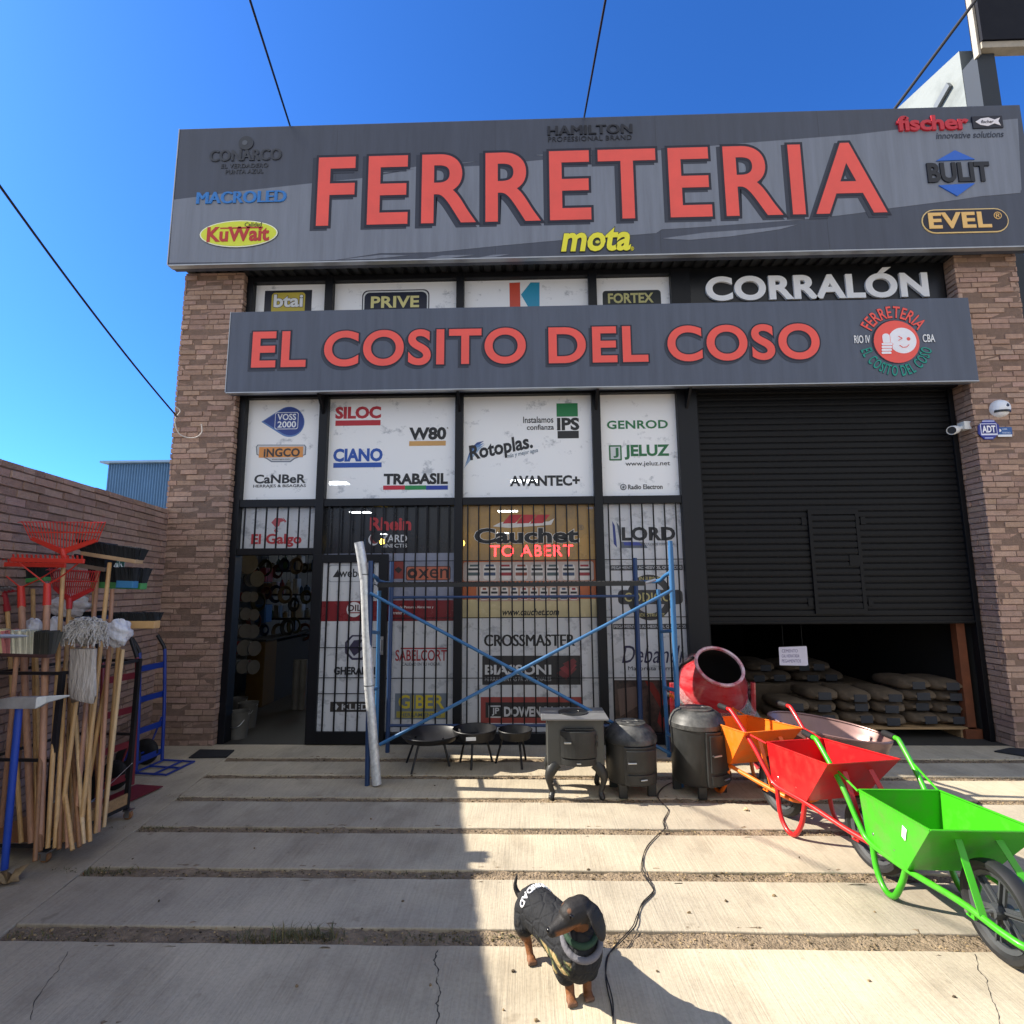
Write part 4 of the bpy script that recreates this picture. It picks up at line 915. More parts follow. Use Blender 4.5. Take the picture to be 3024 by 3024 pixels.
obj('ring_gear', MB().lathe([(.304, -.10), (.312, -.10), (.312, -.04), (.304, -.04)], mc, 40, mrot, closed=True), MIXRED, dr_)
obj('strap', MB().tube([mc + mrot @ Vector(((.217 + .012 * (v == 0)) * 1.02 * math.cos(a_), .22 * math.sin(a_), .20 - v * .1)) if False else mc + mrot @ Vector((r_ * math.cos(2.6), r_ * math.sin(2.6), z_)) for r_, z_, v, a_ in ((.218, .215, 0, 0), (.25, .145, 1, 0), (.289, .06, 2, 0), (.305, -.02, 3, 0))], .012, 6), INKBLACK, dr_)
mf = MB()
for s in (-1, 1):
    mf.tube([(mc.x + s * .36, mc.y, mc.z), (mc.x + s * .36, mc.y + .03, .42), (mc.x + s * .30, mc.y + .06, .34)], .022, 8)
    mf.tube([(mc.x + s * .28, mc.y - .20, .02), (mc.x + s * .18, mc.y + .05, .36)], .02, 8); mf.tube([(mc.x + s * .28, mc.y + .40, .10), (mc.x + s * .18, mc.y + .05, .36)], .02, 8)
mf.tube([(mc.x - .30, mc.y + .06, .34), (mc.x + .30, mc.y + .06, .34)], .022, 8)
obj('frame', mf, MIXRED, t, smooth=True)
obj('motor_box', MB().box((mc.x + .30, mc.y + .06, mc.z - .30), (mc.x + .40, mc.y + .24, mc.z - .08)), DARKMETAL, t, bevel=.02)
for s in (-1, 1): obj('wheel', MB().lathe([(0, -.03), (.06, -.03), (.10, -.03), (.11, 0), (.10, .03), (0, .03)], (mc.x + s * .30, mc.y + .40, .11), 20, Matrix.Rotation(PI / 2, 3, 'Y')), RUBBER, t, smooth=True)
film = bpy.data.materials.new('clear_film'); film.use_nodes = True; fn = film.node_tree
pb_ = fn.nodes['Principled BSDF']; pb_.inputs['Base Color'].default_value = (.75, .75, .76, 1); pb_.inputs['Roughness'].default_value = .18
tr_ = fn.nodes.new('ShaderNodeBsdfTransparent'); mx_ = fn.nodes.new('ShaderNodeMixShader'); mx_.inputs[0].default_value = .74
nz = fn.nodes.new('ShaderNodeTexNoise'); nz.inputs['Scale'].default_value = 14; bm_ = fn.nodes.new('ShaderNodeBump'); bm_.inputs['Strength'].default_value = .8; bm_.inputs['Distance'].default_value = .03
fn.links.new(nz.outputs['Fac'], bm_.inputs['Height']); fn.links.new(bm_.outputs['Normal'], pb_.inputs['Normal'])
fn.links.new(pb_.outputs[0], mx_.inputs[1]); fn.links.new(tr_.outputs[0], mx_.inputs[2]); fn.links.new(mx_.outputs[0], fn.nodes['Material Output'].inputs['Surface'])
rnd = random.Random(4); fm = MB()
pr = [(.318, .02), (.322, -.05), (.318, -.13), (.275, -.25), (.18, -.31), (.05, -.33)]; rings = []
for r_, z_ in pr: rings.append([mc + mrot @ Vector(((r_ + rnd.uniform(-.006, .008)) * math.cos(2 * PI * i / 40), (r_ + rnd.uniform(-.006, .008)) * math.sin(2 * PI * i / 40), z_ + rnd.uniform(-.006, .006))) for i in range(40)])
fm.loft(rings, cap=False)
q0 = P(1392, 1300, 5.0)
fm.add([q0, q0 + Vector((.10, .02, -.10)), q0 + Vector((.20, .03, -.25)), q0 + Vector((.16, .0, -.28)), q0 + Vector((.05, -.03, -.26)), q0 + Vector((-.08, -.05, -.30)), q0 + Vector((-.04, -.05, -.12)), q0 + Vector((.07, -.04, -.16))], [(0, 1, 7), (1, 2, 7), (2, 3, 7), (3, 4, 7), (4, 5, 7), (5, 6, 7), (6, 0, 7)])
obj('plastic_wrap', fm, film, t, smooth=True, auto=80)

# ================================================================== scaffold
SB = paint('scaffold_blue', '2b6190', .5); SBD = paint('scaffold_navy', '1f3a63', .45)
t = thing('scaffold', 'blue tubular scaffold with crossed braces and a dark plank deck before the windows', 'scaffold', (0, 4.87, 0))
FL, FR, BL, BR, IR = Vector((-1.275, 4.45, 0)), Vector((1.185, 4.45, 0)), Vector((-1.335, 5.30, 0)), Vector((1.065, 5.30, 0)), Vector((1.15, 4.74, 0))
zt = P(1265, 1031, 4.45).z; up = Vector((0, 0, 1))
FT = P(1265, 1032, 4.45); FB_ = Vector((P(1284, 1400, 4.45).x, 4.45, .0))
obj('post', MB().tube([FL, Vector((-1.30, 4.45, zt - .10))], .020, 12), SBD, t, smooth=True)
obj('post', MB().tube([FR, FT], .0215, 12), SB, t, smooth=True)
obj('post', MB().tube([BL, BL + up * 1.80], .021, 12), SBD, t, smooth=True); obj('post', MB().tube([BR, BR + up * 1.82], .021, 12), SBD, t, smooth=True)
obj('coupling', MB().tube([FT - up * .02, FT + up * .05], .019, 12), SB, t, smooth=True)
i0, i1 = at(1262, 1428, Y=4.74), at(1242, 1112, Y=4.74)
obj('ladder_rail', MB().tube([i0, i1], .017, 10), SB, t, smooth=True)
lj0, lj1 = Vector((-1.29, 4.74, .15)), Vector((-1.30, 4.74, 1.52)); obj('ladder_rail', MB().tube([lj0, lj1], .017, 10), SB, t, smooth=True)
for y in (1190, 1303, 1396):
    a = at(1275, y, Y=4.45); f_ = (a.z - FR.z) / FT.z; a = FR.lerp(FT, f_); b_ = i0.lerp(i1, max(0, (a.z - .03 - i0.z) / (i1.z - i0.z)))
    obj('rung', MB().tube([a, b_], .015, 10), SB, t, smooth=True)
    obj('rung', MB().tube([(-1.285, 4.45, a.z), (-1.295, 4.74, a.z - .03)], .015, 10), SB, t, smooth=True)
obj('top_rail', MB().tube(cat([(1.19, 4.45, 1.66), (1.17, 4.6, 1.63), (1.15, 4.74, 1.59), (1.09, 5.15, 1.585), (1.07, 5.3, 1.58)], 4), .017, 10), SB, t, smooth=True)
obj('top_rail', MB().tube(cat([(-1.285, 4.45, 1.65), (-1.29, 4.6, 1.63), (-1.30, 4.74, 1.60), (-1.33, 5.3, 1.58)], 4), .017, 10), SB, t, smooth=True)
for y in (1126, 1369):
    a, b_ = at(735, y + 0, Y=5.3), at(1200, y, Y=5.3)
    obj('back_rail', MB().tube([Vector((BL.x, 5.3, (a.z + b_.z) / 2)), Vector((BR.x, 5.3, (a.z + b_.z) / 2))], .014, 10), SBD, t, smooth=True)
a, b_ = at(698, 1119, Y=4.42), at(1282, 1431, Y=4.42); obj('brace', MB().tube([a, b_], .0135, 10), SB, t, smooth=True)
a, b_ = at(716, 1405, Y=4.40), at(1268, 1113, Y=4.40); obj('brace', MB().tube([a, b_], .0135, 10), SB, t, smooth=True)
d0, d1 = at(712, 1100, Y=4.50), at(1218, 1102, Y=4.50); dz_ = .5 * (d0.z + d1.z) - .025
pl = MB().box((d0.x, 4.50, dz_), (d1.x, 4.92, dz_ + .035)); n = 64
for i in range(n):
    x = d0.x + (d1.x - d0.x) * (i + .5) / n
    pl.box((x - .004, 4.50, dz_ + .036), (x + .008, 4.91, dz_ + .043))
obj('deck_plank', pl, mat('deck_black', '1d1e1f', .5, var=.2), t)
obj('deck_hook', MB().tube([(d0.x - .09, 4.52, dz_ + .05), (d0.x + .01, 4.52, dz_ + .02)], .012, 8).tube([(d1.x + .09, 4.52, dz_ + .05), (d1.x - .01, 4.52, dz_ + .02)], .012, 8), STEEL, t, smooth=True)

# ================================================================== galvanised duct
t = thing('metal_duct', 'shiny galvanised metal duct of three lengths leaning against the scaffold', 'duct', at(712, 1482, Z=.037))
b0 = at(711, 1480, Z=.012); Yd = b0.y
j1, j2, tp = at(696, 1293, Y=Yd + .015), at(688, 1084, Y=Yd + .03), at(677, 1023, Y=Yd + .02)
obj('pipe', MB().tube([b0, j1], [.036, .037], 20), GALV, t, smooth=True)
obj('pipe', MB().tube([j1 - (j1 - b0).normalized() * .03, j2], [.0395, .0385], 20), GALV, t, smooth=True)
obj('elbow', MB().tube([j2 - Vector((0, 0, .03)), j2.lerp(tp, .5), tp], [.040, .039, .038], 20, cap=False), GALV, t, smooth=True)
obj('seam', MB().tube([j1 + Vector((0, 0, -.004)), j1 + Vector((0, 0, .004))], .041, 20).tube([j2 + Vector((0, 0, -.004)), j2 + Vector((0, 0, .004))], .0415, 20), mat('seam_dark', '55585a', .5), t, smooth=True)

# ================================================================== fire pits
def firepit(label, c, r, zr, dp, feet, tag_=False, flare=.75):
    t = thing('fire_pit', label, 'fire pit', (c[0], c[1], 0), group='black fire pits on three legs')
    mb = MB().lathe([(r, zr), (r + .004, zr - .004), (r * flare + .004, zr - dp), (r * .3, zr - dp - .025), (0, zr - dp - .028), (0, zr - dp - .022), (r * .3, zr - dp - .019), (r * flare, zr - dp + .004), (r - .004, zr - .004)], (c[0], c[1], 0), 36)
    obj('bowl', mb, DARKMETAL, t, smooth=True, auto=45)
    for x, y in feet:
        p = Vector((x, y, 0)); q = Vector((c[0], c[1], 0)).lerp(p, .62); q.z = zr - dp * .85
        obj('leg', MB().tube([p, q], .010, 8), DARKMETAL, t, smooth=True)
    if tag_: obj('price_tag', MB().prism([Vector((c[0] - .055, c[1] - (r * .9 + .02), zr - .058)), Vector((c[0] + .03, c[1] - (r * .9 + .02), zr - .055)), Vector((c[0] + .03, c[1] - (r * .95 + .015), zr - .025)), Vector((c[0] - .055, c[1] - (r * .95 + .015), zr - .028))], (0, -.002, 0)), WHITE, t)
def feet_px(*a): return [(at(x, y, Z=0).x, at(x, y, Z=0).y) for x, y in a]
fp = feet_px((767, 1439), (776, 1461), (848, 1446)); firepit('widest and shallowest fire pit beside the metal duct', (-.85, 4.90), .262, .285, .055, fp, flare=.82)
fp = feet_px((868, 1438), (889, 1453), (929, 1437)); firepit('deep middle fire pit with a white price tag on its side', (-.475, 4.97), .195, .305, .085, fp, True, .88)
fp = feet_px((935, 1440), (985, 1452), (992, 1434)); firepit('smallest fire pit next to the square stove', (-.115, 4.98), .150, .295, .075, fp, flare=.86)

# ================================================================== stoves
IRON = mat('cast_iron', '2b2c2c', .48, c2='1b1c1c', scale=7, thr=(.3, .65), bump=.05, bscale=30)
IRONG = mat('grey_iron', '444543', .5, var=.12, scale=4, bump=.03)
DUSTY = mat('dusty_iron', '2a2b2b', .5, c2='6a6966', thr=(.3, .56), scale=5, bump=.08, bscale=12)
t = thing('wood_stove', 'square grey wood stove with a flat top on curved cast legs', 'stove', (.35, 4.33, 0), group='wood stoves for sale')
bx0, bx1, by0, by1, bz0, bz1 = .142, .565, 4.19, 4.50, .235, .560
obj('body', MB().box((bx0, by0, bz0), (bx1, by1, bz1)), IRONG, t, bevel=.006)
obj('top_plate', MB().box((bx0 - .045, by0 - .04, bz1 + .001), (bx1 + .035, by1 + .03, bz1 + .016)), mat('top_iron', '77787a', .38, metal=.3, var=.2, scale=4), t, bevel=.005)
tc_ = Vector((.35, 4.35, bz1 + .016))
obj('hotplate', MB().lathe([(.115, 0), (.115, .006), (.06, .006), (.058, .003), (.03, .003), (.028, .006), (0, .006)], tc_, 28), IRON, t, smooth=True)
def cyl_patch(c, r, a0, a1, z0, z1, th, n=10):
    """curved plate on a vertical cylinder; angles from -Y towards +X"""
    f = lambda a, rr, z: Vector((c[0] + rr * math.sin(a), c[1] - rr * math.cos(a), z)); mb = MB(); rings = []
    for i in range(n + 1):
        a = a0 + (a1 - a0) * i / n; rings.append([f(a, r, z0), f(a, r + th, z0), f(a, r + th, z1), f(a, r, z1)])
    return mb.loft(rings)
cs = (.372, 4.35); d0_ = obj('door', cyl_patch(cs, .165, -.66, .66, .295, .485, .055), IRON, t, bevel=.004)
obj('ash_drawer', cyl_patch(cs, .163, -.66, .66, .240, .288, .05), IRON, t, bevel=.003)
obj('door_frame', MB().box((.258, by0 - .012, .240), (.272, by0 - .0005, .50)).box((.478, by0 - .012, .240), (.492, by0 - .0005, .50)).box((.272, by0 - .03, .488), (.478, by0 - .0005, .50)), IRON, t, bevel=.003)
obj('handle', MB().box((.262, 4.115, .405), (.315, 4.135, .417)), STEEL, d0_, bevel=.003); obj('handle', MB().box((.352, 4.128, .258), (.385, 4.14, .268)), STEEL, t, bevel=.003)
obj('hinge', MB().tube([(.505, by0 - .018, .375), (.505, by0 - .018, .405)], .010, 8).tube([(.505, by0 - .018, .43), (.505, by0 - .018, .455)], .010, 8).box((.492, by0 - .02, .38), (.505, by0 - .001, .40)).box((.492, by0 - .02, .432), (.505, by0 - .001, .452)), IRON, d0_)
for sx, X in ((-1, bx0 + .02), (1, bx1 - .02)):
    for sy, Yl in ((-1, by0 + .02), (1, by1 - .03)):
        pth = [(X - sx * .035, Yl - sy * .02, .235), (X - sx * .01, Yl, .20), (X + sx * .012, Yl + sy * .008, .15), (X + sx * .002, Yl, .09), (X - sx * .012, Yl - sy * .005, .045), (X - sx * .004, Yl + sy * .012, .012), (X + sx * .008, Yl + sy * .022, .004)]
        obj('leg', MB().tube(cat(pth, 4), [.052, .050, .046, .044, .042, .040, .038, .034, .030, .026, .023, .021, .020, .020, .020, .020, .020, .021, .022, .022, .022, .020, .018, .017, .015], 10), IRON, t, smooth=True)
def round_stove(label, c, r, zb, zs, zt, dome, fa, m):
    t = thing('wood_stove', label, 'stove', (c[0], c[1], 0), group='wood stoves for sale'); C = (c[0], c[1], 0)
    obj('body', MB().lathe([(0, zb + .01), (r * .9, zb), (r * .965, zb + .02), (r * .965, zs), (0, zs)], C, 44), IRON, t, smooth=True)
    obj('dome', MB().lathe([(r * .97, zs - .03), (r * 1.01, zs - .024), (r * 1.01, zs + .008), (r * .985, zs + .014)] + dome + [(0, zt)], C, 44), m, t, smooth=True)
    obj('hotplate', MB().lathe([(r * .60, zt - .004), (r * .60, zt + .006), (r * .36, zt + .007), (r * .35, zt + .004), (r * .16, zt + .004), (r * .15, zt + .007), (0, zt + .007)], C, 32), m, t, smooth=True)
    fz0, fz1 = zb + .10, zs - .05
    fr_ = obj('door_frame', cyl_patch(c, r * .94, fa - .62, fa + .62, fz0 - .085, fz1 + .02, .030), IRON, t, bevel=.004)
    dd = obj('door', cyl_patch(c, r * .96, fa - .52, fa + .52, fz0 + .015, fz1, .040), IRON, t, bevel=.004)
    obj('ash_drawer', cyl_patch(c, r * .96, fa - .50, fa + .50, fz0 - .068, fz0 - .008, .036), IRON, t, bevel=.003)
    def pp(a, rr, z): return Vector((c[0] + rr * math.sin(a), c[1] - rr * math.cos(a), z))
    zm = (fz0 + fz1) / 2
    obj('handle', MB().tube([pp(fa - .46, r + .03, zm), pp(fa - .46, r + .05, zm), pp(fa - .22, r + .05, zm + .004)], .006, 8), STEEL, dd, smooth=True)
    obj('handle', MB().tube([pp(fa - .10, r + .042, fz0 - .036), pp(fa + .10, r + .042, fz0 - .034)], .0055, 8), STEEL, t, smooth=True)
    for a in (fa - .8, fa + .8, fa + PI - .7, fa + PI + .7):
        p = pp(a, r * .80, 0); obj('leg', MB().prism([p + Vector((-.03, -.012, 0)), p + Vector((.03, -.012, 0)), p + Vector((.035, .012, 0)), p + Vector((-.035, .012, 0))], (0, 0, zb + .02)), IRON, t, bevel=.004)
    return t
c2_ = at(1193, 1500, Y=4.34); R2 = .197
round_stove('smaller black round stove between the square stove and the taller one', (c2_.x, 4.34), R2, .095, .405, .505, [(R2 * .93, .44), (R2 * .80, .475), (R2 * .64, .492), (R2 * .60, .504)], .20, DUSTY)
c3_ = at(1321, 1500, Y=4.36); R3 = .205
round_stove('taller black round stove with a dusty domed lid beside the orange wheelbarrow', (c3_.x, 4.36), R3, .085, .505, .605, [(R3 * .95, .545), (R3 * .82, .583), (R3 * .66, .60)], .62, DUSTY)

# ================================================================== cable on the ground
def ground_px(pts, z=.006): return [at(x, y, Z=z) for x, y in pts]
cp = [(1272, 1474), (1250, 1486), (1240, 1503), (1257, 1522), (1261, 1530), (1251, 1549), (1253, 1564), (1238, 1578), (1221, 1598), (1212, 1620), (1211, 1645), (1229, 1672), (1232, 1685), (1212, 1706), (1201, 1729), (1192, 1750), (1159, 1786), (1147, 1806), (1143, 1838), (1146, 1866), (1153, 1896), (1157, 1935), (1160, 1990)]
g1 = cat(ground_px(cp), 6); rnd = random.Random(2)
g2 = [p + Vector((.007 * math.sin(i * .23) + .003, .006 * math.cos(i * .17), .003 if math.sin(i * .23) > .6 else 0)) for i, p in enumerate(g1)]
obj_ = obj('extension_cord', MB().tube(g1, .0023, 8).tube(g2, .0023, 8), RUBBER, smooth=True)
tag(obj_, 'black doubled extension cord snaking across the slabs from the stoves', 'cord')
# ================================================================== broom cart by the left wall
CARTM = mat('cart_black', '17161a', .5, var=.3, scale=8)
A_, B_ = Vector((-2.80, 3.25, 0)), Vector((-2.745, 3.82, 0)); C_, D_ = A_ + Vector((-.44, .02, 0)), B_ + Vector((-.44, .02, 0))
t = thing('broom_cart', 'black steel cart on casters with a wooden bottom board holding brooms and rakes', 'cart', (-3.0, 3.5, 0))
HT = 1.06
for p in (A_, B_, C_, D_): obj('post', MB().box((p.x - .013, p.y - .013, .05), (p.x + .013, p.y + .013, HT)), CARTM, t)
for p, q in ((A_, B_), (B_, D_), (D_, C_), (C_, A_)):
    z = HT - .012
    obj('top_rail', MB().beam(p + up * z, q + up * z, .018, .018), CARTM, t)
    obj('middle_rail', MB().beam(p + up * .55, q + up * .55, .014, .016), CARTM, t) if (p, q) != (A_, B_) else None
    obj('bottom_rail', MB().beam(p + up * .085, q + up * .085, .024, .024), CARTM, t)
obj('bottom_board', MB().beam(A_ + Vector((.010, .02, .135)), B_ + Vector((.010, -.02, .135)), .014, .07), mat('board_wood', 'a07e56', .6, var=.25, scale=4, stretch=(1, 12, 12)), t)
obj('floor_board', MB().box((C_.x, A_.y, .095), (A_.x, B_.y, .105)), WOOD2, t)
for p in (A_, C_, D_, B_):
    q = p + Vector((.025 if p in (A_, B_) else 0, -.01, .03))
    cst = obj('caster', MB().cbox(q + Vector((0, 0, .03)), (.05, .05, .008)).cbox(q + Vector((0, .016, .008)), (.03, .004, .045)).cbox(q + Vector((0, -.016, .008)), (.03, .004, .045)), STEEL, t)
    obj('wheel', MB().lathe([(0, -.012), (.026, -.012), (.03, 0), (.026, .012), (0, .012)], q + Vector((0, 0, .0)), 18, Matrix.Rotation(PI / 2, 3, 'X')), WOOD2, cst, smooth=True)
obj('wire', MB().tube([A_ + Vector((.02, 0, .10)), A_.lerp(B_, .5) + Vector((.03, 0, .24)), B_ + Vector((.015, 0, .36))], .0022, 6).tube([A_ + Vector((-.25, -.01, .10)), A_ + Vector((.02, -.01, .105))], .002, 6), STEEL, t)

def handle(par, a, b_, r=.0125, m=WOOD, name='handle'): return obj(name, MB().tube([a, b_], [r, r * .96], 12), m, par, smooth=True)
def pxY(x, y, Y): return at(x, y, Y=Y)
def ray_floor(x, y): return at(x, y, Z=.106)
LRED = mat('rake_red', 'd23a2c', .4, var=.1); LRED2 = mat('rake_dark_red', '9c2430', .42, var=.12)
def leaf_rake(label, sock, h_bot, Y, tipsL, tipsR, baseL, baseM, baseR, barL, barR, n, m, hm=WOOD):
    s_ = pxY(*sock, Y); t = thing('leaf_rake', label, 'rake', s_, group='rakes and brooms in the cart')
    handle(t, s_ + Vector((0, 0, -.02)), h_bot, .0125, hm)
    obj('socket', MB().tube([s_ - (s_ - h_bot).normalized() * .04, s_, pxY(*baseM, Y)], [.016, .018, .018], 12), m, t, smooth=True)
    bl, bm_, br_ = pxY(*baseL, Y), pxY(*baseM, Y), pxY(*baseR, Y); tl, tr = pxY(*tipsL, Y - .03), pxY(*tipsR, Y - .03)
    fan = MB(); fan.prism([bl, bm_ + Vector((0, 0, -.035)), br_, br_ + Vector((-.012, 0, .022)), bm_ + Vector((0, 0, .008)), bl + Vector((.012, 0, .022))], (0, .012, 0))
    obj('fan_base', fan, m, t, bevel=.002)
    for i in range(n):
        f = i / (n - 1); p = bl.lerp(bm_, f * 2) if f < .5 else bm_.lerp(br_, f * 2 - 1); q = tl.lerp(tr, f)
        p = p + Vector((0, .006, .0)); mid = p.lerp(q, .62)
        q2 = q + Vector((.0, -.03, -.010)); obj('tine', MB().tube([p, mid, p.lerp(q, .93), q, q2], [.0035, .0032, .003, .003, .002], 6), m, t)
    obj('crossbar', MB().beam(pxY(*barL, Y - .012), pxY(*barR, Y - .012), .006, .008), m, t)
    return t
leaf_rake('big bright red leaf rake, the highest head above the cart', (121, 1050), ray_floor(90, 1600), 3.40, (42, 984), (199, 985), (57, 1019), (118, 1037), (182, 1022), (55, 1004.5), (189, 1004.5), 25, LRED)
leaf_rake('smaller dark red leaf rake in front of the white bag', (131, 1138), ray_floor(104, 1600), 3.46, (94, 1073), (189, 1078), (100, 1112), (131, 1128), (174, 1115), (96, 1097), (184, 1097), 22, mat('rake_mid_red', 'b52a2c', .42, var=.1))
def bow_rake(label, barL, barR, sock, sock2, hb, Y, m, hm=WOOD, r=.0185):
    s_ = pxY(*sock, Y); t = thing('bow_rake', label, 'rake', s_, group='rakes and brooms in the cart')
    a, b_ = pxY(*barL, Y - .05), pxY(*barR, Y - .05)
    obj('head_bar', MB().beam(a, b_, .014, .028), m, t, bevel=.003)
    tn = MB()
    for i in range(16):
        p = a.lerp(b_, (i + .5) / 16); tn.beam(p + Vector((0, 0, .012)), p + Vector((0, -.006, .035)), .008, .006)
    obj('tines', tn, m, t)
    for q in (a.lerp(b_, .05), a.lerp(b_, .95)): obj('bow', MB().tube(cat([q, q.lerp(s_, .55) + Vector((0, .01, -.004)), s_], 4), .0045, 8), m, t, smooth=True)
    e2 = pxY(*sock2, Y); obj('socket', MB().tube([s_ + Vector((0, 0, .01)), e2], [.019, .022], 12), m, t, smooth=True)
    handle(t, e2 + (s_ - e2) * .2, hb, r, hm)
bow_rake('red bow rake with a thick handle, in front of its twin', (21, 1056), (159, 1059), (89, 1104), (88.5, 1142), ray_floor(76, 1600), 3.32, LRED, WOOD_R)
bow_rake('red bow rake behind, with a small label on its socket', (-26, 1064), (124, 1067), (39, 1109), (41, 1146), ray_floor(60, 1590), 3.42, LRED, WOOD_R)
# dark red garden rake at the frame edge
s_ = pxY(14, 1152, 3.44); t = thing('garden_rake', 'dark red toothed garden rake at the far left edge of the cart', 'rake', s_, group='rakes and brooms in the cart')
a, b_ = pxY(-28, 1122, 3.40), pxY(30, 1113, 3.40); obj('head_bar', MB().beam(a, b_, .02, .022), LRED2, t, bevel=.003)
hd_ = MB()
for i in range(9): hd_.beam(a.lerp(b_, i / 8), a.lerp(b_, i / 8) + Vector((0, -.05, .02)), .012, .010)
obj('tines', hd_, mat('galv_dull', '8c8e90', .5, metal=.6), t); obj('socket', MB().tube([a.lerp(b_, .6), s_], [.016, .02], 12), LRED2, t, smooth=True); handle(t, s_, ray_floor(40, 1590))
BRIS = mat('dark_bristle', '191c20', .8, var=.4, scale=30, stretch=(1, 1, .1), bump=.5, bscale=90)
def brush(name, label, pl, pr_, ht, dep, blockm, brism, hb, htop, Y, blk=.03, flare=1.08, tilt=0., tufts=44, hm=None, hr=.0125, fringe=None):
    hm = hm or (WOOD, WOOD_P, WOOD_R)[len(label) % 3]
    """broom standing on its handle, bristles up; pl, pr_ = block ends in the photo"""
    a, b_ = pxY(*pl, Y), pxY(*pr_, Y); m_ = (a + b_) / 2; t = thing(name, label, 'broom', m_, group='rakes and brooms in the cart')
    obj('block', MB().beam(a, b_, dep, blk), blockm, t, bevel=.005)
    rnd = random.Random(label); mb = MB(); ux = (b_ - a); 
    for row in range(3):
        for i in range(tufts):
            f = (i + .5 + rnd.uniform(-.3, .3)) / tufts; p = a.lerp(b_, f) + Vector((0, (row - 1) * dep * .32, blk / 2 - .002))
            q = m_ + (p - m_) * flare + Vector((rnd.uniform(-.006, .006), (row - 1) * dep * .25 + rnd.uniform(-.006, .006) + tilt, ht * rnd.uniform(.93, 1.05)))
            wv = ux.length / tufts * .62; g = rnd.uniform(.55, 1.4); mb.cur = (g, g, g) if not fringe else tuple(g * c for c in fringe(f))
            d_ = ux.normalized() * wv; e_ = Vector((0, dep * .16, 0))
            mb.loft([[p - d_ * .8 - e_, p + d_ * .8 - e_, p + d_ * .8 + e_, p - d_ * .8 + e_], [q - d_ - e_ * 1.6, q + d_ - e_ * 1.6, q + d_ + e_ * 1.6, q - d_ + e_ * 1.6]])
    obj('bristles', mb, brism, t)
    handle(t, htop, hb, hr, hm)
    return t
BRT = mat('bristle_tint', '22262a', .85, var=.2, scale=20, attr='tint')
BRL = mat('bristle_light', 'c9c6b4', .85, var=.15, scale=20, attr='tint')
brush('push_broom', 'black push broom with a pale wood block, right above the green brooms', (160, 1044), (263, 1060), .075, .075, mat('pale_block', 'b79a78', .6, var=.2), BRT, ray_floor(150, 1590), pxY(207, 1062, 3.52), 3.52, .028)
brush('push_broom', 'black push broom hidden behind the wooden one, its block nearly covered', (152, 1066), (205, 1075), .055, .07, mat('grey_block', '8d7f70', .6, var=.2), BRT, ray_floor(140, 1590), pxY(185, 1074, 3.62), 3.62, .03)
brush('push_broom', 'green block push broom with dark bristles facing the wall', (176, 1103), (272, 1106), .10, .06, mat('green_plastic', '4f9a5c', .45, var=.1), BRT, ray_floor(165, 1585), pxY(178, 1108, 3.66), 3.66, .045, tufts=40)
brush('push_broom', 'blue block push broom in front of the green one', (224, 1102), (256, 1103), .085, .055, mat('blue_plastic', '3b7fb0', .45, var=.1), BRT, ray_floor(185, 1570), pxY(212, 1112, 3.58), 3.58, .05, tufts=16)
brush('push_broom', 'wide green broom at the back left of the cart', (22, 1098), (92, 1092), .11, .06, mat('green_plastic', '4f9a5c', .45), BRT, ray_floor(70, 1590), pxY(62, 1112, 3.6), 3.6, .03, tufts=30)
brush('push_broom', 'long black bristle broom with a raw wood block reaching out to the right', (212, 1178), (297, 1178), .055, .06, mat('raw_block', 'c7a06c', .55, var=.15), BRT, ray_floor(150, 1575), pxY(219, 1174, 3.62), 3.62, .052, 1.02)
brush('push_broom', 'blue block broom lying behind the mop heads', (100, 1170), (200, 1164), .03, .06, mat('navy_block', '2f4a7c', .5, var=.1), BRT, ray_floor(120, 1580), pxY(140, 1170, 3.68), 3.68, .03, 1.02)
brush('dust_broom', 'white and black bristle broom with a brown block at the left edge', (-32, 1233), (98, 1237), .13, .055, mat('brown_block', '4a3230', .5), BRL, ray_floor(2, 1560), pxY(32, 1236, 3.18), 3.18, .022, 1.06, tufts=90, fringe=lambda f: (.09, .09, .09) if f > .78 else (1, 1, .95) if f > .45 else (.95, .35, .42) if f > .34 else (1.0, .86, .55))
obj_ = MB().blob(pxY(22, 1199, 3.17), (.19, .05, .016), 20, 8); tag(obj('brush_tray', obj_, mat('pale_blue_plastic', 'aab4c8', .35), smooth=True, loc=pxY(22, 1199, 3.17)), 'pale blue plastic tray lying on the bristles at the left edge', 'tray')
# mops and bagged mops
MOPM = mat('mop_white', 'bdb8b2', .95, var=.25, scale=30, bump=.9, bscale=60)
def lumps(par, name, c, size, m, n=46, r=.022, seed=1, sub=True):
    rnd = random.Random(seed); mb = MB(); c = Vector(c)
    for _ in range(n):
        p = c + Vector((rnd.uniform(-1, 1) * size[0], rnd.uniform(-1, 1) * size[1], rnd.uniform(-1, 1) * size[2]))
        pts = [p + Vector((rnd.uniform(-r, r) * 2.2, rnd.uniform(-r, r) * 1.4, -k * r * .9 + rnd.uniform(-r, r) * .5)) for k in range(4)]
        mb.tube(cat(pts, 3), rnd.uniform(.25, .42) * r, 6)
    return obj(name, mb, m, par, smooth=True)
hp = pxY(170, 1172, 3.30)
t = thing('string_mop', 'white string mop with curly strands and a clear sleeve below, facing the camera', 'mop', hp, group='mops in the cart')
rnd = random.Random(3); st_ = MB(); c0_ = pxY(168, 1180, 3.30)
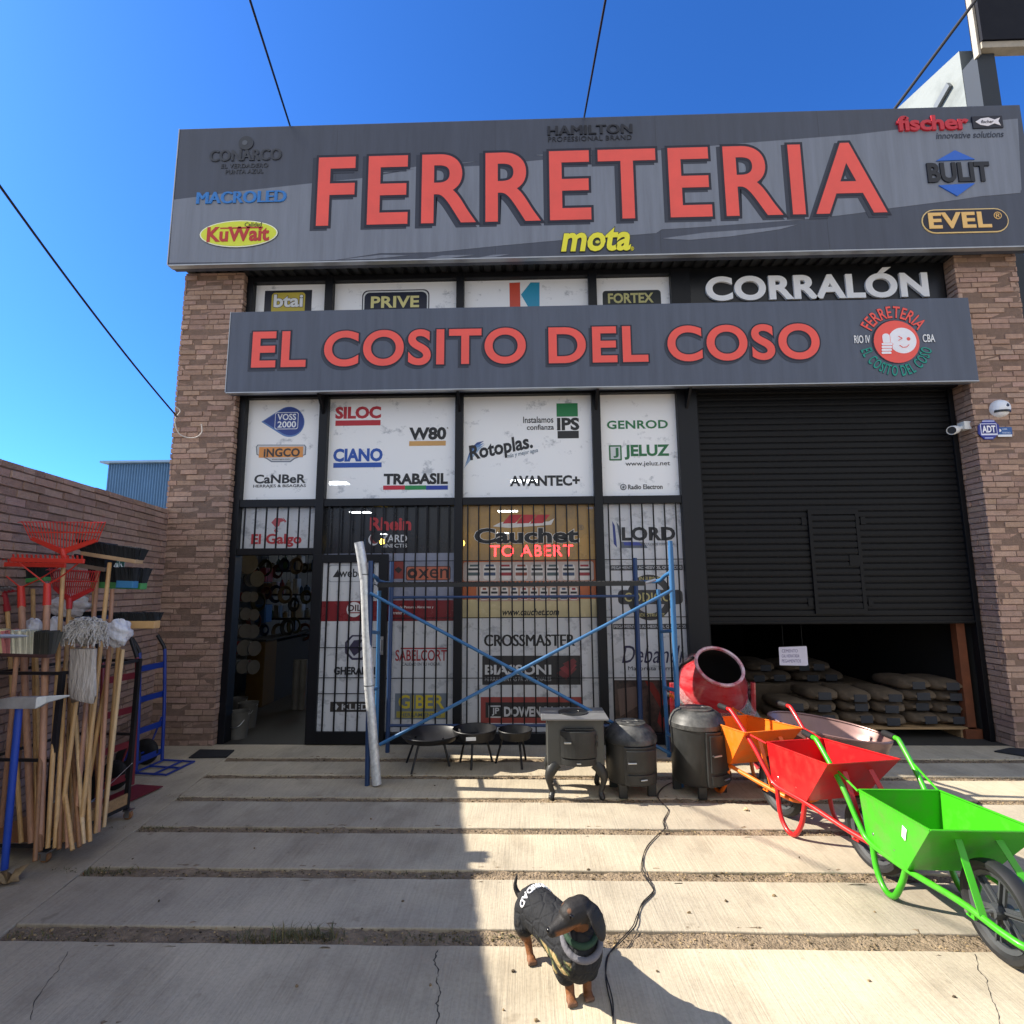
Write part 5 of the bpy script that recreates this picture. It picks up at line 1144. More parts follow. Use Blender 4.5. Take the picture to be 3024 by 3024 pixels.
for _ in range(330):
    a_ = rnd.uniform(0, 2 * PI); rr_ = rnd.uniform(.0, 1) ** .5; p = c0_ + Vector((math.cos(a_) * .125 * rr_, math.sin(a_) * .035 * rr_ - .012, .035 * (1 - rr_ * rr_) + rnd.uniform(-.03, .02)))
    L_ = rnd.uniform(.04, .12) if rr_ > .55 else rnd.uniform(.02, .05); ph = rnd.uniform(0, 6); pts_ = []
    for k in range(7):
        f_ = k / 6; pts_.append(p + Vector((math.cos(a_) * .03 * f_ + .006 * math.sin(ph + f_ * 9), math.sin(a_) * .012 * f_ - .006 * f_ + .005 * math.cos(ph + f_ * 8), -L_ * f_ ** 1.4 + .010 * math.sin(f_ * 3.1))))
    st_.tube(cat(pts_, 2), rnd.uniform(.0028, .0048), 5)
obj('strands', st_, MOPM, t, smooth=True)
obj('core', MB().blob(pxY(166, 1194, 3.33), (.115, .03, .075), 16, 10, .1), MOPM, t, smooth=True)
bag = []
for z_, w_, y_ in ((1224, 24, 0), (1250, 25, .01), (1290, 25.5, 0), (1312, 25, -.01), (1321, 24, 0)):
    k = (pxY(166, z_, 3.30) - pxY(156, z_, 3.30)).length / 10; c_ = pxY(155.5 - (1321 - z_) * -.02, z_, 3.28 + y_); bag.append([c_ + Vector((k * w_ * math.cos(2 * PI * i / 20), .028 * math.sin(2 * PI * i / 20) + rnd.uniform(-.005, .005), (.02 if i < 10 else -.02) * (z_ == 1321) * math.cos(2 * PI * i / 20))) for i in range(20)])
obj('sleeve', MB().loft(bag), mat('mop_sleeve', 'b9b0a6', .35, var=.2, scale=12, bump=.9, bscale=18, stretch=(3, 3, .5)), t, smooth=True)
handle(t, pxY(160, 1200, 3.36), ray_floor(110, 1590))
BAGM = mat('bag_white', 'd6d6da', .28, var=.12, scale=8, bump=.9, bscale=22)
for lb, c, sz, hb, sd in (('bagged white mop in a cloudy plastic bag at the right end of the cart', pxY(222, 1194, 3.48), (.085, .06, .085), ray_floor(197, 1545), 1), ('bagged white mop behind the smaller red rake', pxY(133, 1142, 3.62), (.145, .05, .075), ray_floor(135, 1580), 2), ('bagged grey mop between the thick rake handles', pxY(62, 1188, 3.50), (.06, .05, .07), ray_floor(80, 1590), 5), ('bagged mop tuft showing between the rake handles at the cart middle', pxY(103, 1190, 3.56), (.05, .05, .09), ray_floor(122, 1588), 6)):
    t = thing('bagged_mop', lb, 'mop', c, group='mops in the cart'); random.seed(sd)
    bgm = MB().blob(c, sz, 40, 24); bgm.v = [c + Vector(((p - c).x * k_, (p - c).y * k_, (p - c).z * k_)) for p in bgm.v for k_ in (1 + .09 * math.sin(3 * math.atan2(p.y - c.y, p.x - c.x) + 14 * (p - c).z / sz[2] * .5 + sd) + .05 * math.sin(9 * math.atan2(p.y - c.y, p.x - c.x) + 5 * (p - c).x / sz[0]) + .04 * math.sin(17 * (p - c).z / sz[2] + 6 * (p - c).x / sz[0]),)]; obj('bag', bgm, BAGM, t, smooth=True, auto=180); handle(t, c + Vector((0, .02, -.03)), hb)
# pick with a blue handle hung on the front rail
t = thing('mattock', 'steel mattock head on a blue handle hooked on the front of the cart', 'mattock', pxY(34, 1330, 3.12), group=None)
a, c_, b_ = pxY(-14, 1332, 3.10), pxY(50, 1322, 3.10), pxY(131, 1313, 3.16)
obj('head', MB().loft([[a + Vector((0, dy, dz)) for dy, dz in ((-.006, -.022), (.006, -.022), (.006, .03), (-.006, .03))], [pxY(20, 1326, 3.10) + Vector((0, dy, dz)) for dy, dz in ((-.02, -.03), (.02, -.03), (.02, .032), (-.02, .032))], [pxY(74, 1325, 3.10) + Vector((0, dy, dz)) for dy, dz in ((-.022, -.032), (.022, -.032), (.022, .032), (-.022, .032))], [pxY(90, 1320, 3.12) + Vector((0, dy, dz)) for dy, dz in ((-.01, -.018), (.01, -.018), (.01, .022), (-.01, .022))], [b_ + Vector((0, dy, dz)) for dy, dz in ((-.003, -.004), (.003, -.004), (.003, .006), (-.003, .006))]]), mat('forged_steel', 'bfc1c0', .36, metal=.5, var=.2, scale=8, bump=.06), t, bevel=.004)
handle(t, pxY(36, 1334, 3.12), at(8, 1640, Z=.015), .0185, mat('blue_handle', '2448a8', .4, var=.1))
# plain handles standing in the cart (tool poles)
for i, (xb, yb, xt, yt, Yt, m) in enumerate([(180, 1572, 200, 1290, 3.50, WOOD), (196, 1560, 232, 1225, 3.50, WOOD_P), (158, 1592, 143, 1350, 3.40, WOOD_P), (170, 1588, 161, 1330, 3.45, WOOD), (186, 1565, 180, 1330, 3.55, WOOD2), (128, 1600, 118, 1360, 3.45, WOOD_R), (137, 1604, 108, 1380, 3.42, WOOD), (150, 1598, 128, 1290, 3.6, WOOD2), (66, 1625, 84, 1300, 3.36, WOOD2), (76, 1606, 70, 1330, 3.5, WOOD2), (112, 1602, 120, 1260, 3.52, WOOD2), (20, 1500, 4, 1180, 3.45, WOOD), (30, 1520, 52, 1230, 3.5, WOOD2)]):
    tp = pxY(xt, yt, Yt); h_ = MB(); bt = ray_floor(xb, yb); h_.tube([bt, tp], .0112, 12)
    lbs = ['wooden tool handle standing in the cart, %s' % s for s in ('just right of the mop sleeve', 'outermost on the right side', 'under the mop sleeve, leaning left', 'under the mop sleeve, right one', 'dark one right of the sleeve', 'leaning behind the front post', 'crossing behind the front post low down', 'dark one behind the sleeve', 'dark thick one left of the front post', 'dark one behind the bow rake handle', 'dark one behind the mop core', 'pale one at the left frame edge', 'dark one at the left frame edge')]
    tag(obj('tool_handle', h_, m, smooth=True, loc=bt), lbs[i], 'handle', 'loose wooden handles in the cart')
# entrance plate on the boundary wall
t = thing('entrance_plate', 'small green plate with the word ENTRADA and an arrow on the brick wall', 'sign', at(248, 1070, X=-3.42))
wa = Vector((WX(4.42) + .03, 4.42, 0)); dirw = Vector((-.19, 1, 0)).normalized(); nw = Vector((1, .19, 0)).normalized()
p0 = wa + Vector((0, 0, at(226, 1078, X=wa.x).z))
hgt = .095; L_ = .30
obj('plate', MB().prism([p0, p0 + dirw * L_, p0 + dirw * L_ + up * hgt, p0 + up * hgt], nw * .004), ink('e4e8e6'), t)
obj('plate_face', MB().prism([p0 + dirw * .006 + up * .006 + nw * .004, p0 + dirw * (L_ - .006) + up * .006 + nw * .004, p0 + dirw * (L_ - .006) + up * (hgt - .006) + nw * .004, p0 + dirw * .006 + up * (hgt - .006) + nw * .004], nw * .001), ink('14564a'), t)
obj('lettering', text_mb('ENTRADA', p0 + dirw * .015 + up * .028 + nw * .005, dirw, up, nw, .185, .045, .001, .03), ink('e4e8e6'), t)
obj('divider', MB().prism([p0 + dirw * .208 + up * .006 + nw * .005, p0 + dirw * .213 + up * .006 + nw * .005, p0 + dirw * .213 + up * (hgt - .006) + nw * .005, p0 + dirw * .208 + up * (hgt - .006) + nw * .005], nw * .001), ink('e4e8e6'), t)
obj('arrow', MB().prism([p0 + dirw * (.225 + a) + up * (.02 + b_) + nw * .005 for a, b_ in ((0, .045), (.012, .052), (.04, .02), (.05, .03), (.05, 0), (.02, 0), (.03, .01))], nw * .001), ink('e4e8e6'), t)

# ================================================================== hand trucks
def hand_truck(label, m, tm, loc, rz, w_=.30, h_=1.12, solid=False):
    t = thing('hand_truck', label, 'hand truck', loc, rz, 'hand trucks by the wall')
    k = dict(local=True)                     # local: x across, -y = front (toe plate side)
    for s in (-1, 1):
        x = s * w_ / 2
        obj('rail', MB().tube(cat([(x, .0, .03), (x, .02, .5), (x, .05, .90), (x, .06, 1.0)], 4), .0145, 10), m, t, smooth=True, **k)
        obj('handle', MB().tube(cat([(x, .06, .995), (x, .075, 1.03), (x * 1.0, .14, h_)], 4), .0155, 10), tm, t, smooth=True, **k)
        obj('wheel', MB().lathe([(0, -.03), (.05, -.03), (.09, -.028), (.11, -.012), (.11, .012), (.09, .028), (.05, .03), (0, .03)], (s * (w_ / 2 - .05), .12, .11), 24, Matrix.Rotation(PI / 2, 3, 'Y')), RUBBER, t, smooth=True, **k)
    for z in (.10, .34, .60, .86): obj('crossbar', MB().cbox((0, .01 + z * .05, z), (w_, .006, .05)), m, t, **k)
    obj('axle', MB().tube([(-w_ / 2, .12, .11), (w_ / 2, .12, .11)], .009, 8).beam((-w_ / 2 + .02, .12, .11), (-w_ / 2 + .02, .02, .40), .015, .008).beam((w_ / 2 - .02, .12, .11), (w_ / 2 - .02, .02, .40), .015, .008), m, t, **k)
    tp = MB()
    if solid: tp.box((-w_ / 2 - .04, -.24, .012), (w_ / 2 + .04, .0, .018))
    else:
        for x in (-w_ / 2 - .02, 0, w_ / 2 + .02): tp.beam((x, .0, .02), (x, -.29, .012), .014, .012)
        tp.beam((-w_ / 2 - .03, -.29, .012), (w_ / 2 + .03, -.29, .012), .014, .012); tp.beam((-w_ / 2 - .03, -.0, .02), (w_ / 2 + .03, -.0, .02), .014, .012); tp.beam((-w_ / 2 - .03, -.18, .016), (w_ / 2 + .03, -.18, .016), .014, .012)
    obj('toe_plate', tp, m, t, **k)
    return t
hand_truck('blue hand truck with an open toe frame leaning by the brick pillar', paint('truck_blue', '1a368c'), INKBLACK, (-3.30, 4.83, 0), PI / 2 - .06)
hand_truck('dark red hand truck with a flat toe plate standing behind the broom cart', paint('truck_red', '741e2a'), INKBLACK, (-3.13, 4.22, 0), PI / 2 - .15, .30, 1.16, True)

# ================================================================== cement bags on a pallet inside the shutter
PW = mat('pallet_wood', '9a7d58', .75, var=.25, scale=4, stretch=(1, 10, 10))
t = thing('pallet', 'wooden pallet under the stacked cement bags inside the shutter', 'pallet', (3.5, 6.3, 0))
for y in (5.80, 6.02, 6.24, 6.46, 6.68): obj('deck_board', MB().box((2.46, y, .085), (4.54, y + .12, .105)), PW, t)
for x in (2.5, 3.45, 4.40): obj('block', MB().box((x, 5.82, .0), (x + .10, 6.78, .084)), PW, t)
BAG = mat('bag_paper', '5f5141', .85, var=.35, scale=9, bump=.9, bscale=9); BAGB = mat('bag_print', '2c2e34', .7, var=.2)
def bag_mesh(sx, sy, sz, seed):
    rnd = random.Random(seed); rings = []; n = 18
    for i in range(9):
        f = i / 8 * 2 - 1; e = 1 - abs(f) ** 5 * .35; sq = (1 - abs(f) ** 6 * .75); ring = []
        for k in range(n):
            a = 2 * PI * k / n; ca, sa = math.cos(a), math.sin(a)
            ring.append(Vector((math.copysign(abs(ca) ** .55, ca) * sx / 2 * e * (1 + rnd.uniform(-.02, .02)), f * sy / 2, math.copysign(abs(sa) ** .6, sa) * sz / 2 * sq * (1 + rnd.uniform(-.05, .05)))))
        rings.append(ring)
    return MB().loft(rings)
protos = []
def bag(loc, rz, tilt, lb, seed):
    o = obj('cement_bag', bag_mesh(.315, .62, .118, seed % 7), BAG, local=True, smooth=True, auto=60); o.location = loc; o.rotation_euler = (tilt, 0, rz)
    tag(o, lb, 'cement bag', 'cement bags stacked inside the shutter')
    pm_ = MB()
    for s in (1,):
        pm_.cbox((.02 * (seed % 3 - 1), -.308, 0), (.13, .012, .075))
    obj('printed_band', pm_, BAGB, o, local=True, bevel=.004)
rnd = random.Random(8); lay = [(6, 'bottom'), (6, 'second'), (5, 'third'), (2, 'top')]
ordn = ('left end', 'second from the left', 'third from the left', 'third from the right', 'second from the right', 'right end')
for L_, (n_, nm) in enumerate(lay):
    for i in range(n_):
        x = 4.40 - (n_ - 1 - i) * .318 - (0 if L_ < 3 else .02) + rnd.uniform(-.02, .02)
        pos = ordn[6 - n_ + i] if n_ > 2 else ('left one' if i == 0 else 'right one')
        bag((x, 6.16 + rnd.uniform(-.05, .04), .166 + L_ * .113 + rnd.uniform(-.004, .004)), rnd.uniform(-.11, .11), rnd.uniform(-.03, .03), 'paper cement bag in the front stack, %s row, %s' % (nm, pos), i + L_ * 3)
back = [('bottom', 4), ('top', 3)]
for L_, (nm, n_) in enumerate(back):
    for i in range(n_):
        bag((2.72 + i * .33 + L_ * .14 + rnd.uniform(-.04, .04), 6.95 + rnd.uniform(-.05, .05), .46 + L_ * .115), rnd.uniform(-.2, .2), rnd.uniform(-.04, .04), 'cement bag in the rear pile, %s row, number %d from the mixer side' % (nm, i + 1), i + L_)
tag(obj('bag_pile', MB().box((2.5, 6.66, 0), (4.1, 7.27, .395)), BAG, bevel=.03, loc=(3.3, 6.95, 0)), 'lower wrapped block of bags that carries the rear pile', 'bag pile')

# ================================================================== mats, leaves, litter
tag(obj('door_mat', MB().prism(ground_px([(356, 1431), (427, 1430), (442, 1417), (377, 1416)], .001), (0, 0, .012)), mat('mat_black', '1f2023', .95, var=.3, scale=40), loc=at(400, 1423, Z=0)), 'dark rectangular mat on the slab at the foot of the left pillar', 'mat')
tag(obj('door_mat', MB().prism(ground_px([(1876, 1419), (1945, 1430), (1950, 1416), (1905, 1413)], .001), (0, 0, .012)), mat('mat_black', '1f2023', .95), loc=at(1912, 1421, Z=0)), 'dark mat on the slab at the foot of the right pillar', 'mat')
def leaf(label, c, s, seed, m, rz=0):
    rnd = random.Random(seed); n = 9; top = []; mid = []; vs = []; fs = []
    lobes = [1, .55, .95, .5, .85, .45, .6, .35, .2]; out = []
    for sgn in (1, -1):
        pts = []
        for i, l in enumerate(lobes):
            a = sgn * (i / 8) * 2.7; pts.append((math.sin(a) * l * .8, math.cos(a) * l + .1))
        out += pts if sgn == 1 else pts[::-1][:-1]
    ring = [Vector((x * s, y * s, s * (.30 * abs(x) + .18 * math.sin(y * 4) + rnd.uniform(-.1, .12)) + .02 * 0 + s * .22)) for x, y in out]
    mb = MB(); k = len(ring); inner = [p * .45 + Vector((0, 0, s * (.02 + rnd.uniform(0, .12)))) for p in ring]
    M = Matrix.Rotation(rz, 3, 'Z'); c = Vector(c)
    mb.add([c + M @ p for p in ring] + [c + M @ p for p in inner] + [c + Vector((0, 0, .01))], [(i, (i + 1) % k, k + (i + 1) % k, k + i) for i in range(k)] + [(k + i, k + (i + 1) % k, 2 * k) for i in range(k)])
    o = obj('dry_leaf', mb, m, smooth=True, loc=c); sf = o.modifiers.new('thick', 'SOLIDIFY'); sf.thickness = .0015
    tag(o, label, 'leaf', 'dry leaves on the forecourt')
LEAFM = mat('dry_leaf', '8a7350', .8, var=.3, scale=18)
leaf('large curled dry leaf at the left edge in front of the cart', at(12, 1672, Z=0), .125, 3, LEAFM, .6)
leaf('small pale dry leaf lying before the red wheelbarrow leg', at(1411, 1530, Z=0), .03, 5, mat('pale_leaf', 'c2a880', .8, var=.2), 1.2)
rnd = random.Random(12); lt = MB()
for x, y in [(812, 1858), (950, 1905), (1012, 1925), (968, 1832), (1300, 1722), (1370, 1700), (1508, 1618), (1560, 1662), (1650, 1720), (1460, 1690), (1240, 1832), (1800, 1880), (1640, 1850), (1110, 1640), (600, 1572), (480, 1600), (300, 1700), (760, 1700), (560, 1860), (250, 1620), (700, 1545), (820, 1482), (845, 1470)]:
    lt.cur = rnd.choice([(.5, .45, .4), (1, .9, .75), (.3, .28, .26)]); c = at(x, y, Z=.003); lt.blob(c, (rnd.uniform(.004, .012), rnd.uniform(.003, .008), rnd.uniform(.003, .007)), 6, 4, .3)
tag(obj('litter', lt, mat('litter', '8a7a62', .9, attr='tint')), 'scattered bits of bark and grit on the slabs', 'litter', kind='stuff')
# ================================================================== dachshund in a black coat
def solidify(mbs, voxel, smooth_it=3):
    """one continuous surface grown round overlapping limbs"""
    me = bpy.data.meshes.new('tmp'); v = []; f = []
    for mb in mbs:
        o_ = len(v); v += [tuple(p) for p in mb.v]; f += [tuple(i + o_ for i in q) for q in mb.f]
    me.from_pydata(v, [], f); bm = bmesh.new(); bm.from_mesh(me); bmesh.ops.recalc_face_normals(bm, faces=bm.faces); bm.to_mesh(me); bm.free()
    o = bpy.data.objects.new('tmp', me); COL.objects.link(o)
    r = o.modifiers.new('r', 'REMESH'); r.mode = 'VOXEL'; r.voxel_size = voxel
    s = o.modifiers.new('s', 'SMOOTH'); s.iterations = smooth_it; s.factor = .5
    dg = bpy.context.evaluated_depsgraph_get(); ev = o.evaluated_get(dg); m2 = ev.to_mesh()
    V_ = [p.co.copy() for p in m2.vertices]; F_ = [tuple(p.vertices) for p in m2.polygons]
    ev.to_mesh_clear(); bpy.data.objects.remove(o); bpy.data.meshes.remove(me)
    return V_, F_
def tinted(name, V_, F_, fn_, m, par):
    mb = MB(); mb.v = V_; mb.f = F_; cols = [fn_(p) for p in V_]
    mb.t = [None] * len(F_); o = obj(name, mb, m, par, smooth=True, auto=180)
    ca = o.data.color_attributes.new('tint', 'FLOAT_COLOR', 'POINT')
    for i, c in enumerate(cols): ca.data[i].color = (*c, 1)
    return o
V3 = Vector
dt = thing('dog', 'small black and tan dachshund in a black quilted coat standing on the sunny slabs', 'dog', (.11, 2.37, 0))
fw = V3((.6, -.8, 0)); sd_ = V3((.8, .6, 0))           # sd_ points to the right of the picture
def seg(pts, rs, n=14, k=5):
    P_ = cat(pts, k); out = []
    for i in range(len(P_)):
        f = i / k; a = min(int(f), len(rs) - 1); b_ = min(a + 1, len(rs) - 1); out.append(rs[a] + (rs[b_] - rs[a]) * (f - a))
    mb = MB().tube(P_, out, n)
    mb.blob(P_[0], (out[0],) * 3, 12, 8); mb.blob(P_[-1], (out[-1],) * 3, 12, 8); return mb
SK = V3((.180, 2.203, .338)); md = V3((-.86, -.40, -.20)).normalized(); mu = V3((-.25, -.12, .96)); ms = md.cross(mu).normalized(); mu = ms.cross(md).normalized()
NS = SK + md * .116 - mu * .006
limbs = [seg([(-.002, 2.515, .205), (.03, 2.47, .200), (.09, 2.39, .190), (.155, 2.30, .180), (.185, 2.26, .178)], [.055, .068, .070, .078, .066]),
         seg([(.168, 2.285, .20), (.182, 2.258, .25), (.188, 2.232, .295), SK + V3((.006, .012, -.01))], [.066, .052, .046, .046]),
         seg([SK + V3((.012, .006, .004)), SK + md * .030 + mu * .004, SK + md * .058 - mu * .010, SK + md * .090 - mu * .014, NS - mu * .010], [.049, .046, .034, .027, .021]),
         seg([SK + md * .05 - mu * .026, SK + md * .105 - mu * .026], [.020, .013]),
         seg([SK + md * .036 + mu * .026 + ms * .022, SK + md * .044 + mu * .024 + ms * .021], [.012, .010]), seg([SK + md * .036 + mu * .026 - ms * .022, SK + md * .044 + mu * .024 - ms * .021], [.012, .010])]
def paw(x, y, d_):
    out = [MB().blob((x, y, .014), (.020, .022, .015), 14, 8)]
    for i in (-1.5, -.5, .5, 1.5):
        c_ = V3((x, y, .010)) + d_ * .020 + V3((-d_.y, d_.x, 0)) * i * .0095; out.append(MB().blob(c_, (.0075, .0085, .010), 10, 6))
    return out
FD = V3((.25, -.97, 0))
limbs += [seg([(.135, 2.285, .150), (.136, 2.282, .100), (.146, 2.272, .055), (.150, 2.256, .018)], [.036, .028, .019, .017])] + paw(.151, 2.244, FD)
limbs += [seg([(.213, 2.300, .150), (.217, 2.300, .100), (.217, 2.295, .055), (.216, 2.284, .018)], [.036, .028, .019, .017])] + paw(.217, 2.272, FD)
limbs += [seg([(-.018, 2.495, .185), (-.030, 2.468, .130), (-.012, 2.492, .070), (.000, 2.474, .020)], [.046, .034, .017, .015])] + paw(.004, 2.462, FD)
limbs += [seg([(.062, 2.545, .185), (.060, 2.520, .130), (.075, 2.548, .070), (.083, 2.530, .020)], [.046, .034, .017, .015])] + paw(.087, 2.518, FD)
limbs += [seg([(-.020, 2.545, .205), (-.046, 2.572, .200), (-.064, 2.582, .232), (-.056, 2.588, .275)], [.020, .014, .010, .005])]
# hanging ears
def ear(p, out_, dn, ln, wd):
    rings = []
    for f, w_, th, o_ in ((0, .55, .008, 0), (.2, .85, .010, .25), (.45, 1.0, .010, .32), (.75, .85, .009, .26), (.95, .45, .007, .2), (1.0, .15, .004, .18)):
        c_ = p + dn * ln * f + out_ * .03 * o_ * 2
        tw = (dn.cross(out_)).normalized(); rings.append([c_ + tw * wd * w_ * math.cos(2 * PI * i / 12) + out_ * th * math.sin(2 * PI * i / 12) for i in range(12)])
    return MB().loft(rings)
oR = V3((.62, -.62, .40)).normalized(); dnR = V3((.20, -.02, -1)); dnR = (dnR - oR * dnR.dot(oR)).normalized(); limbs.append(ear(SK + V3((.034, -.004, .034)), oR, dnR, .128, .038))
oL = V3((-.55, .75, .1)).normalized(); limbs.append(ear(SK + V3((-.018, .036, .030)), oL, V3((-.20, .10, -1)).normalized(), .12, .038))
Vd, Fd = solidify(limbs, .0042, 4)
TAN = (.23, .088, .030); BLK = (.020, .018, .018)
def mixc(a, b_, f): f = max(0, min(1, f)); return tuple(x + (y - x) * f for x, y in zip(a, b_))
def dogcol(p):
    r = random.uniform(.85, 1.15); c_ = BLK
    q = p - SK; a, u_, s_ = q.dot(md), q.dot(mu), q.dot(ms)
    if p.z < .115: c_ = mixc(c_, TAN, (.115 - p.z) / .03)
    if p.z < .022: c_ = mixc(c_, (.16, .10, .07), (.022 - p.z) / .014)
    if .01 < a < .118 and q.length < .16:                                   # muzzle flanks, lips, cheeks and brows
        c_ = mixc(c_, TAN, min((.0 - u_ - .006) / .010, (a - .012) / .012, (.116 - a) / .01))
        for s0 in (1, -1):
            d_ = (V3((a, u_, s_)) - V3((.044, .036, .024 * s0))).length; c_ = mixc(c_, TAN, .65 * max(0, min(1, (.010 - d_) / .005)))
    if (p - NS).length < .020: c_ = (.012, .011, .012)
    if (p - V3((.18, 2.185, .285))).length < .04: c_ = mixc(c_, TAN, .7)
    return tuple(v * r for v in c_)
FUR = mat('short_fur', 'ffffff', .62, var=.3, scale=90, bump=.12, bscale=190, attr='tint', spec=.35)
tinted('body', Vd, Fd, dogcol, FUR, dt)
for s0 in (1, -1):
    e_ = SK + md * .040 + mu * .019 + ms * .031 * s0
    obj('eye', MB().blob(e_ + ms * .002 * s0 + md * .002, (.0095, .0095, .0095), 14, 10), mat('dog_eye', '0c0806', .08, var=0), dt, smooth=True)
obj('nose', MB().blob(NS + md * .010 - mu * .002, (.0115, .0115, .0095), 14, 10), mat('dog_nose', '0b0a0b', .25, var=0), dt, smooth=True)
# coat: quilted body, collar, piping, back lettering
CS = [((-.012, 2.532, .205), .046, .052), ((.004, 2.508, .205), .072, .074), ((.03, 2.472, .203), .081, .082), ((.09, 2.392, .193), .085, .084), ((.15, 2.312, .178), .094, .094), ((.182, 2.268, .170), .096, .100), ((.206, 2.234, .172), .088, .096), ((.222, 2.210, .180), .068, .076), ((.230, 2.198, .185), .036, .046)]
def coat_ring(c_, rx_, rz_, n=36):
    c_ = V3(c_); return [c_ + sd_ * rx_ * math.cos(2 * PI * i / n) + V3((0, 0, 1)) * rz_ * math.sin(2 * PI * i / n) for i in range(n)]
shell_ = MB().loft([coat_ring(*c_) for c_ in CS])
sleeves = [seg([(.128, 2.292, .160), (.130, 2.280, .115), (.136, 2.276, .088)], [.052, .050, .044]), seg([(.218, 2.305, .160), (.222, 2.300, .115), (.222, 2.296, .090)], [.052, .048, .042])]
rump_ = [seg([(-.012, 2.500, .185), (-.022, 2.478, .140)], [.056, .048]), seg([(.060, 2.545, .185), (.062, 2.525, .140)], [.056, .048])]
neck_ = [seg([(.168, 2.285, .20), (.184, 2.250, .240)], [.080, .070])]
Vc, Fc = solidify([shell_] + sleeves + rump_ + neck_, .0048, 5)
def coatcol(p):
    q = p - V3((.15, 2.28, .13)); s_ = q.dot(sd_)
    if s_ < -.062 and p.y < 2.34 and .085 < p.z < .178:
        n_ = math.sin(p.z * 95 + p.x * 60) + math.sin(p.y * 110 - p.z * 70)
        return (.46, .34, .16) if n_ > .35 else (.10, .12, .055) if n_ > -.7 else (.02, .02, .018)
    return (.021, .022, .025)
CO = mat('quilted_coat', 'ffffff', .82, var=.18, scale=30, attr='tint', spec=.25)
nn = CO.node_tree.nodes; ll = CO.node_tree.links; tcx = nn.new('ShaderNodeTexCoord'); vo = nn.new('ShaderNodeTexVoronoi'); vo.feature = 'DISTANCE_TO_EDGE'; vo.inputs['Scale'].default_value = 21
ns_ = nn.new('ShaderNodeTexNoise'); ns_.inputs['Scale'].default_value = 30; ns_.inputs['Detail'].default_value = 7
ad = nn.new('ShaderNodeMath'); ad.operation = 'MULTIPLY_ADD'; ad.inputs[1].default_value = 2.6
b1 = nn.new('ShaderNodeBump'); b1.inputs['Strength'].default_value = .38; b1.inputs['Distance'].default_value = .012; b1.invert = False
mr_ = nn.new('ShaderNodeMapRange'); mr_.inputs['From Max'].default_value = .16; mr_.interpolation_type = 'SMOOTHERSTEP'; ll.new(vo.outputs['Distance'], mr_.inputs['Value'])
ll.new(tcx.outputs['Object'], vo.inputs['Vector']); ll.new(tcx.outputs['Object'], ns_.inputs['Vector']); ll.new(ns_.outputs['Fac'], ad.inputs[0]); ll.new(mr_.outputs[0], ad.inputs[2]); ll.new(ad.outputs[0], b1.inputs['Height']); ll.new(b1.outputs['Normal'], nn['Principled BSDF'].inputs['Normal'])
coat_ = tinted('coat', Vc, Fc, coatcol, CO, dt)
def ringpath(c_, ax_, r_, n=28, sq=1.):
    ax_ = V3(ax_).normalized(); a = ax_.cross(V3((0, 1, 0))).normalized(); b_ = a.cross(ax_)
    return [V3(c_) + a * r_ * math.cos(2 * PI * i / n) + b_ * r_ * sq * math.sin(2 * PI * i / n) for i in range(n)]
nax = V3((.08, -.50, .86))
obj('collar', MB().tube(ringpath((.190, 2.232, .262), nax, .058), .012, 10, closed=True), mat('collar_green', '24402f', .8, bump=.3), coat_, smooth=True)
obj('collar_lining', MB().tube(ringpath((.194, 2.222, .238), V3((.10, -.62, .78)), .071), .012, 10, closed=True), mat('collar_grey', '6b6a70', .9, bump=.4), coat_, smooth=True)
# white back lettering wrapped over the rump of the coat
v_, f_ = text_geo('SEGURIDAD', .014); xa_ = min(p.x for p in v_); xb_ = max(p.x for p in v_); ya_ = min(p.y for p in v_); yb_ = max(p.y for p in v_)
lt_ = MB(); pts = []
for p in v_:
    a = math.radians(18 + 144 * (p.x - xa_) / (xb_ - xa_)); g = (p.y - ya_) / (yb_ - ya_); c_ = V3((.020, 2.487, .204)).lerp(V3((.036, 2.465, .203)), g)
    k = .006 if p.z > 0 else -.006
    rx_, rz_ = .0790 + k, .0800 + k; pts.append(c_ + sd_ * rx_ * math.cos(a) + V3((0, 0, 1)) * rz_ * math.sin(a))
lt_.add(pts, f_); obj('lettering', lt_, ink('e8e8ea'), coat_)

# ================================================================== neighbours, shed, wires
NW = mat('neighbour_render', '8b8f8b', .9, c2='747874', thr=(.28, .52), scale=1.6, bump=.2, bscale=12)
t = thing('neighbour_building', 'pale rendered gable wall of the next building rising behind the top right of the shop', 'building', (6.2, 7.5, 0))
obj('wall', MB().prism([(5.64, 6.17, -.06), (5.64, 6.17, 8.35), (5.64, 7.25, 8.62), (5.64, 11, 9.45), (5.64, 11, -.06)], (.22, 0, 0)), NW, t)
obj('pillar', MB().box((5.642, 5.95, -.06), (5.86, 6.165, 8.06)), mat('slate_pillar', '2a313a', .7, var=.15), t)
obj('front_wall', MB().box((5.87, 6.9, -.06), (9.5, 7.1, 5.6)), NW, t)
obj('window_bar', MB().box((5.83, 6.84, 5.15), (9, 6.88, 5.2)).box((5.83, 6.84, 4.6), (9, 6.88, 4.65)), INKBLACK, t)
def ln(p, q): return MB().beam(at(*p, X=5.63), at(*q, X=5.63), .012, .07)
obj('pipe', MB().beam(at(1766, 203, X=5.61), at(1791, 159, X=5.61), .04, .09), mat('grey_pipe', '6a6f72', .6), t)
t = thing('billboard', 'dark navy advertising board on a frame at the top right corner', 'billboard', (6.6, 5.95, 8.2))
bb = MB().box((5.66, 5.86, 8.16), (8.2, 6.02, 11.2)); obj('panel', bb, mat('board_navy', '070a18', .6, var=.05, spec=.2), t)
